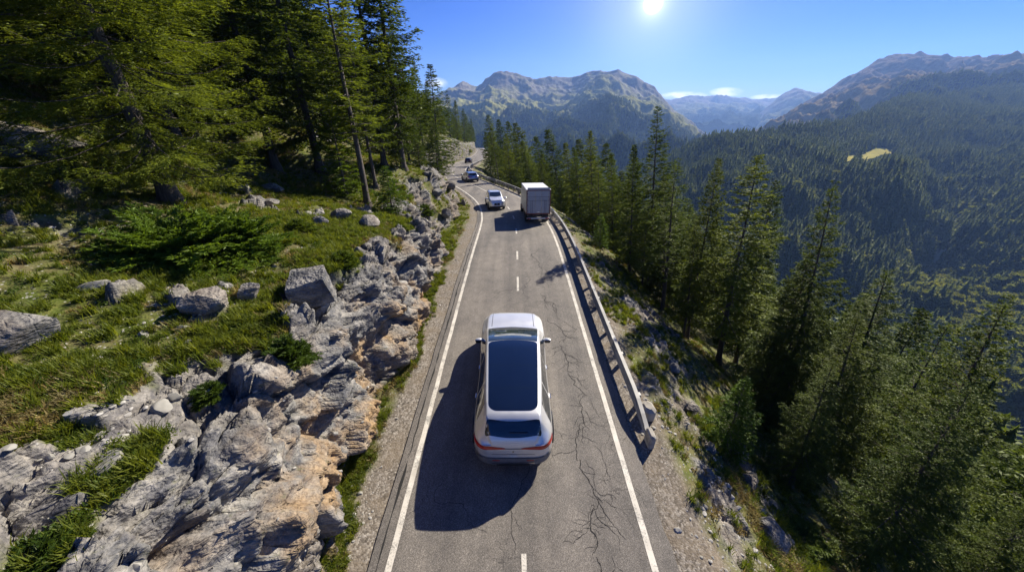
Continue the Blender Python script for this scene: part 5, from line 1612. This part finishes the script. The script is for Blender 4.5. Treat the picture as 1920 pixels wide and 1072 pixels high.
def road_dir(y):
    return math.atan2(-(float(cx(y + .5)) - float(cx(y - .5))), 1.0)
def road_pitch(y):
    return math.atan2(float(cz(y + 2)) - float(cz(y - 2)), 4.0)
def on_road(y, off): return (float(cx(y)) + off, y, float(cz(y)) + .045)

def small_car(name, label, paint, y, off, scale, reverse=False, spec=SUV, glassroof=False):
    c = Car(spec, scale, paint, name, label, loc=on_road(y, off), group='cars on the road ahead')
    c.top('windscreen', .34, 1.45, .62, .72, .03, .05, -.11, -.17, CM['glass'], .006, 12, 16)
    c.top('rear_window', -2.685, -2.41, .68, .675, .07, .03, .06, .04, CM['glass'], .006, 10, 14)
    zl, zh = zs_of(c), zc_of(c)
    for sg in (-1, 1):
        c.side('front_side_window', sg, (-.18, 1.22), (-.18, .42), zl, zh, CM['glass'], .006, 8, 4)
        c.side('rear_side_window', sg, (-2.2, -.26), (-2.0, -.26), zl, zh, CM['glass'], .006, 8, 4)
        c.wrap('tail_light', sg * .30, sg * 1.1, .84, .95, CM['red'], .008, 12, 3, -2.15)
        c.wrap('headlight', sg * .36, sg * .98, .70, .82, CM['lamp'], .008, 12, 3, 2.1)
        c.top('roof_rail', -1.85, .85, .022, .022, .03, .03, 0, 0, CM['black'], .03, 12, 4, xc=sg * .62)
    c.wrap('grille', -.36, .36, .50, .74, CM['black'], .008, 14, 4, 2.1)
    c.wrap('badge', -.05, .05, .58, .67, CM['chrome'], .014, 5, 3, 2.1)
    c.wrap('front_bumper', -.95, .95, .27, .42, CM['black'], .016, 20, 3, 2.1)
    c.wrap('rear_bumper', -1.1, 1.1, .34, .56, CM['black'], .02, 20, 3, -2.15)
    c.wrap('number_plate', -.12, .12, .60, .70, CM['plate'], .012, 5, 3, -2.15)
    c.mirrors(1.12, .99 * scale[0], 1.06 * scale[2], paint)
    c.wheels(-1.85 * scale[1], 1.85 * scale[1], .35, .90 * scale[0])
    rz = road_dir(y) + (math.pi if reverse else 0)
    e = Matrix.Rotation(rz, 3, 'Z') @ Matrix.Rotation(road_pitch(y) * (-1 if reverse else 1), 3, 'X')
    c.place(e.to_euler())
    return c.root
small_car('oncoming_car', 'white car with dark windscreen coming down the left lane towards the camera', CM['white'], 36.3, -1.25, (.82, .74, .98), True)
small_car('silver_car', 'silver blue car driving away, seen from behind near the start of the bend', CM['blue_silver'], 60.0, 1.1, (.95, .80, .95))
small_car('dark_car', 'small dark blue car far up the road beyond the bend', CM['dark'], 113.0, .9, (.98, .80, .95))

def truck():
    y0 = 28.4
    lx, ly, lz = float(cx(y0)) + 1.95, y0, float(cz(y0)) + .045
    t = empty('box_truck', (0, 0, 0)); tag(t, 'white box truck with red brown edged rear door in the right lane', 'truck')
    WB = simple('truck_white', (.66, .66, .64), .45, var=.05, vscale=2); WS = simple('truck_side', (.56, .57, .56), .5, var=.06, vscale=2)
    DG = simple('truck_door', (.40, .41, .41), .5, .2, var=.07, vscale=3); RB = simple('truck_frame_red', (.23, .075, .05), .55, var=.2)
    W, L, zb, H = 2.30, 5.4, .98, 2.45
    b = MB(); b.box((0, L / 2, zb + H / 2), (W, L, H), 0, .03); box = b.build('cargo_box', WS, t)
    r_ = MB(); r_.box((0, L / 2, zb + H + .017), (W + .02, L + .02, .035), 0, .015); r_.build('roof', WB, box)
    f = MB()
    for sg in (-1, 1): f.box((sg * (W / 2 - .04), -.03, zb + H / 2), (.085, .05, H), 0, .008)
    f.box((0, -.032, zb + H - .045), (W - .17, .05, .09), 0, .008); f.box((0, -.032, zb + .06), (W - .17, .05, .12), 0, .008)
    f.build('rear_frame', RB, box)
    d = MB()
    for k in range(2): d.box((0, -.018, zb + .30 + k * 1.32 + .44), (W - .19, .03, 1.22 if k else 1.28), 0, .004)
    dr = d.build('rear_door', DG, box)
    l = MB()
    for x in (-.72, -.58, .58, .72): l.box((x, -.040, zb + .76), (.035, .02, 1.22), 0, .004)
    l.box((0, -.040, zb + 1.40), (W - .22, .02, .035), 0, .004)
    l.box((0, -.040, zb + 1.76), (W - .22, .016, .03), 0, .004)
    l.build('lift_rail', CM['grey'], dr)
    q = MB()
    for x in (-.95, -.30, .30, .95): q.lathe([(.014, zb + .12), (.014, zb + H - .1)], (x, -.05, 0), 'z', 8)
    q.build('lock_bar', CM['chrome'], dr)
    q = MB()
    for sg in (-1, 1):
        for k in range(4): q.box((sg * (W / 2 - .10), -.062, zb + .35 + k * .58), (.10, .02, .06), 0, .004)
    q.build('hinge', CM['grey'], dr)
    q = MB()
    for sg in (-1, 1):
        for k in range(4): q.box((sg * (W / 2 + .019), .6 + k * 1.35, zb + .06), (.012, .10, .04), 0, .002)
    q.build('side_marker', simple('amber_lens', (.55, .20, .02), .2), t)
    q = MB(); q.box((0, L * .5, zb + .02), (W + .03, L - .3, .05), 0, .01); q.box((0, L * .5, zb + H - .04), (W + .03, L - .1, .06), 0, .01); q.build('side_rail', CM['chrome'], box)
    h = MB(); h.box((0, -.045, zb + .22), (.30, .03, .08), 0, .006); h.build('handle', CM['chrome'], dr)
    e = MB()
    for sg in (-1, 1):
        e.box((sg * (W / 2 - .02), L / 2, zb + .05), (.07, L - .02, .11), 0, .01)
    e.build('side_skirt', RB, box)
    u = MB(); u.box((0, -.02, .56), (W - .1, .12, .15), 0, .02); bar = u.build('underride_bar', WB, t)
    u = MB(); u.box((0, .25, .80), (W - .3, .5, .2), 0, .02); u.box((-.45, 2.6, .78), (.14, 5.6, .22), 0, .01); u.box((.45, 2.6, .78), (.14, 5.6, .22), 0, .01); u.build('chassis', CM['black'], t)
    for sg in (-1, 1):
        q = MB(); q.box((sg * (W / 2 - .27), -.09, .56), (.36, .03, .11), 0, .006); q.build('tail_light', CM['red'], bar)
        q = MB(); q.box((sg * .62, .20, .45), (.5, .02, .5), 0, .006); q.build('mud_flap', CM['black'], t)
    q = MB(); q.box((0, -.088, .56), (.50, .02, .11), 0, .004); q.build('number_plate', CM['plate'], bar)
    # cab
    cprof = [(0, .5), (0, 2.55), (.35, 2.72), (1.25, 2.62), (1.72, 1.75), (1.80, 1.2), (1.80, .45)]
    V = [(x, L + .28 + y, z) for x in (-1.08, 1.08) for y, z in cprof]; n = len(cprof)
    cb = MB().add(V, [tuple(range(n)), tuple(range(2 * n - 1, n - 1, -1))] + [(k, n + k, n + (k + 1) % n, (k + 1) % n) for k in range(n)])
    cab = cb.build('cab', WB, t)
    g_ = MB(); g_.add([(-.95, L + 1.585, 2.50), (.95, L + 1.585, 2.50), (.95, L + 1.995, 1.80), (-.95, L + 1.995, 1.80)], [(0, 1, 2, 3)])
    w_ = g_.build('windscreen', CM['glass'], cab); w_.location = (0, .04, .02)
    for sg in (-1, 1):
        s_ = MB(); s_.box((sg * 1.085, L + 1.15, 1.95), (.02, .8, .62), 0, .005); s_.build('side_window', CM['glass'], cab)
        m_ = MB(); m_.box((sg * 1.28, L + 1.85, 2.05), (.16, .1, .42), 0, .03); m_.build('mirror', CM['black'], cab)
        q = MB(); q.box((sg * .82, L + 2.085, .78), (.36, .03, .18), 0, .01); q.build('headlight', CM['lamp'], cab)
    q = MB(); q.box((0, L + 2.085, 1.08), (1.3, .03, .3), 0, .01); q.build('grille', CM['black'], cab)
    tm = MB(); tm.lathe([(.27, -.13), (.44, -.15), (.48, -.11), (.48, .11), (.44, .15), (.27, .13)], axis='x', n=30)
    rm = MB(); rm.lathe([(.28, -.08), (.28, .10), (.20, .06), (.10, .13)], axis='x', n=24)
    for y in (1.35, L + 1.05):
        for sg in (-1, 1):
            hub = empty('wheel', (sg * 1.0, y, .48), 0 if sg > 0 else math.pi); hub.parent = t
            tm.build('tyre', CM['tyre'], hub, True); rm.build('rim', CM['rim'], hub, True)
    t.location = (lx, ly, lz); t.scale = (.86, .86, .80)
    e = Matrix.Rotation(road_dir(y0 + 3) * .75, 3, 'Z') @ Matrix.Rotation(road_pitch(y0 + 3), 3, 'X')
    t.rotation_euler = e.to_euler()
truck()

# ------------------------------------------------------------------ guardrail
def guardrail():
    GM = simple('weathered_steel', (.27, .26, .24), .6, .25, var=.28, vscale=1.6)
    PM = simple('rail_post_steel', (.30, .29, .27), .6, .4, var=.25, vscale=4)
    CMt = simple('weathered_concrete', (.33, .30, .25), .95, var=.3, vscale=5, spec=.2)
    SO = 3.70
    root = empty('guardrail', (float(cx(10)) + SO, 9.0, float(cz(9))))
    tag(root, 'long weathered grey guardrail on posts along the right edge of the road', 'guardrail')
    bx, by, bz = root.location
    ys = np.concatenate([np.arange(6.9, 60, .5), np.arange(60, 150, 1.5)])
    tx = np.gradient(cx(ys), ys); ln_ = np.sqrt(1 + tx ** 2); nx_, ny_ = 1 / ln_, -tx / ln_
    # closed cross section: folded face towards the road, flat top, boxed back
    prof = [(-.10, .27), (-.03, .33), (-.03, .37), (-.10, .43), (-.10, .47), (-.03, .53), (-.03, .57), (-.10, .62), (-.09, .645), (.03, .645), (.04, .62), (-.01, .58), (-.01, .31)]
    V = []
    for i, y in enumerate(ys):
        drop = .28 * max(0, 1 - (y - 6.9) / 1.4) ** 1.5
        for s_, z in prof:
            s2 = SO + s_
            V.append((float(cx(y)) + s2 * nx_[i] - bx, y + s2 * ny_[i] - by, float(cz(y)) + z - .02 - drop * (.3 + .7 * (z > .5)) - bz))
    n, k = len(ys), len(prof)
    i = np.arange(n * k).reshape(n, k); j = np.roll(i, -1, 1)
    F = np.stack([i[:-1], j[:-1], j[1:], i[1:]], -1).reshape(-1, 4).tolist() + [list(range(k)), list(range(n * k - k, n * k))[::-1]]
    beam = obj('beam', new_mesh('beam', np.array(V), F, [GM]), root)
    sp = MB()
    for y in np.arange(10.9, 70, 4.0):
        c, z = float(cx(y)), float(cz(y))
        tn = math.atan2(-(float(cx(y + .5)) - float(cx(y - .5))), 1)
        sp.box((c + SO - .03 - bx, y - by, z + .628 - bz), (.14, .32, .012), tn); sp.box((c + SO - .085 - bx, y - by, z + .44 - bz), (.045, .32, .36), tn)
    sp.build('splice_plate', PM, beam)
    pm = MB(); pm.box((0, 0, .05), (.10, .14, 1.06), 0, .006); pm.box((-.06, 0, .46), (.07, .12, .2), 0, .006)
    pr = pm.build('post', PM, root)
    y = 8.1; first = True
    while y < 118:
        o = pr if first else pr.copy()
        if not first: COL.objects.link(o); o.parent = root
        tn = math.atan2(-(float(cx(y + .5)) - float(cx(y - .5))), 1)
        o.location = (float(cx(y)) + SO + .06 - bx, y - by, float(cz(y)) - .02 - bz); o.rotation_euler = (0, 0, tn)
        first = False; y += 2.0 if y < 60 else 3.0
    e = MB(); e.box((SO + .02 + .2 - bx, 6.75 - by, .20), (.17, .40, .50), .03, .04); e.build('end_post', CMt, root)
    b_ = MB(); b_.box((0, 0, .12), (.40, .50, .52), .1, .09)
    blk = b_.build('concrete_block', CMt); blk.location = (4.18, 7.75, ground_at(4.18, 7.75)[0] + .08)
    tag(blk, 'weathered concrete block behind the near end of the guardrail', 'block')
guardrail()

# ------------------------------------------------------------------ air
def haze():
    x0, x1, y0, y1, z0, z1 = -3000, 4600, -800, 6900, -420, 480
    m = MB(); m.box(((x0 + x1) / 2, (y0 + y1) / 2, (z0 + z1) / 2), (x1 - x0, y1 - y0, z1 - z0))
    mt = bpy.data.materials.new('haze'); mt.use_nodes = True
    nt = mt.node_tree; nt.nodes.remove(nt.nodes['Principled BSDF'])
    v = nt.nodes.new('ShaderNodeVolumePrincipled')
    v.inputs['Color'].default_value = (.30, .51, 1.0, 1)
    v.inputs['Density'].default_value = HAZE_DENSITY
    v.inputs['Anisotropy'].default_value = .25
    nt.links.new(v.outputs[0], nt.nodes['Material Output'].inputs['Volume'])
    o = m.build('haze', mt); tag(o, kind='stuff')
HAZE_DENSITY = 0.00011
haze()
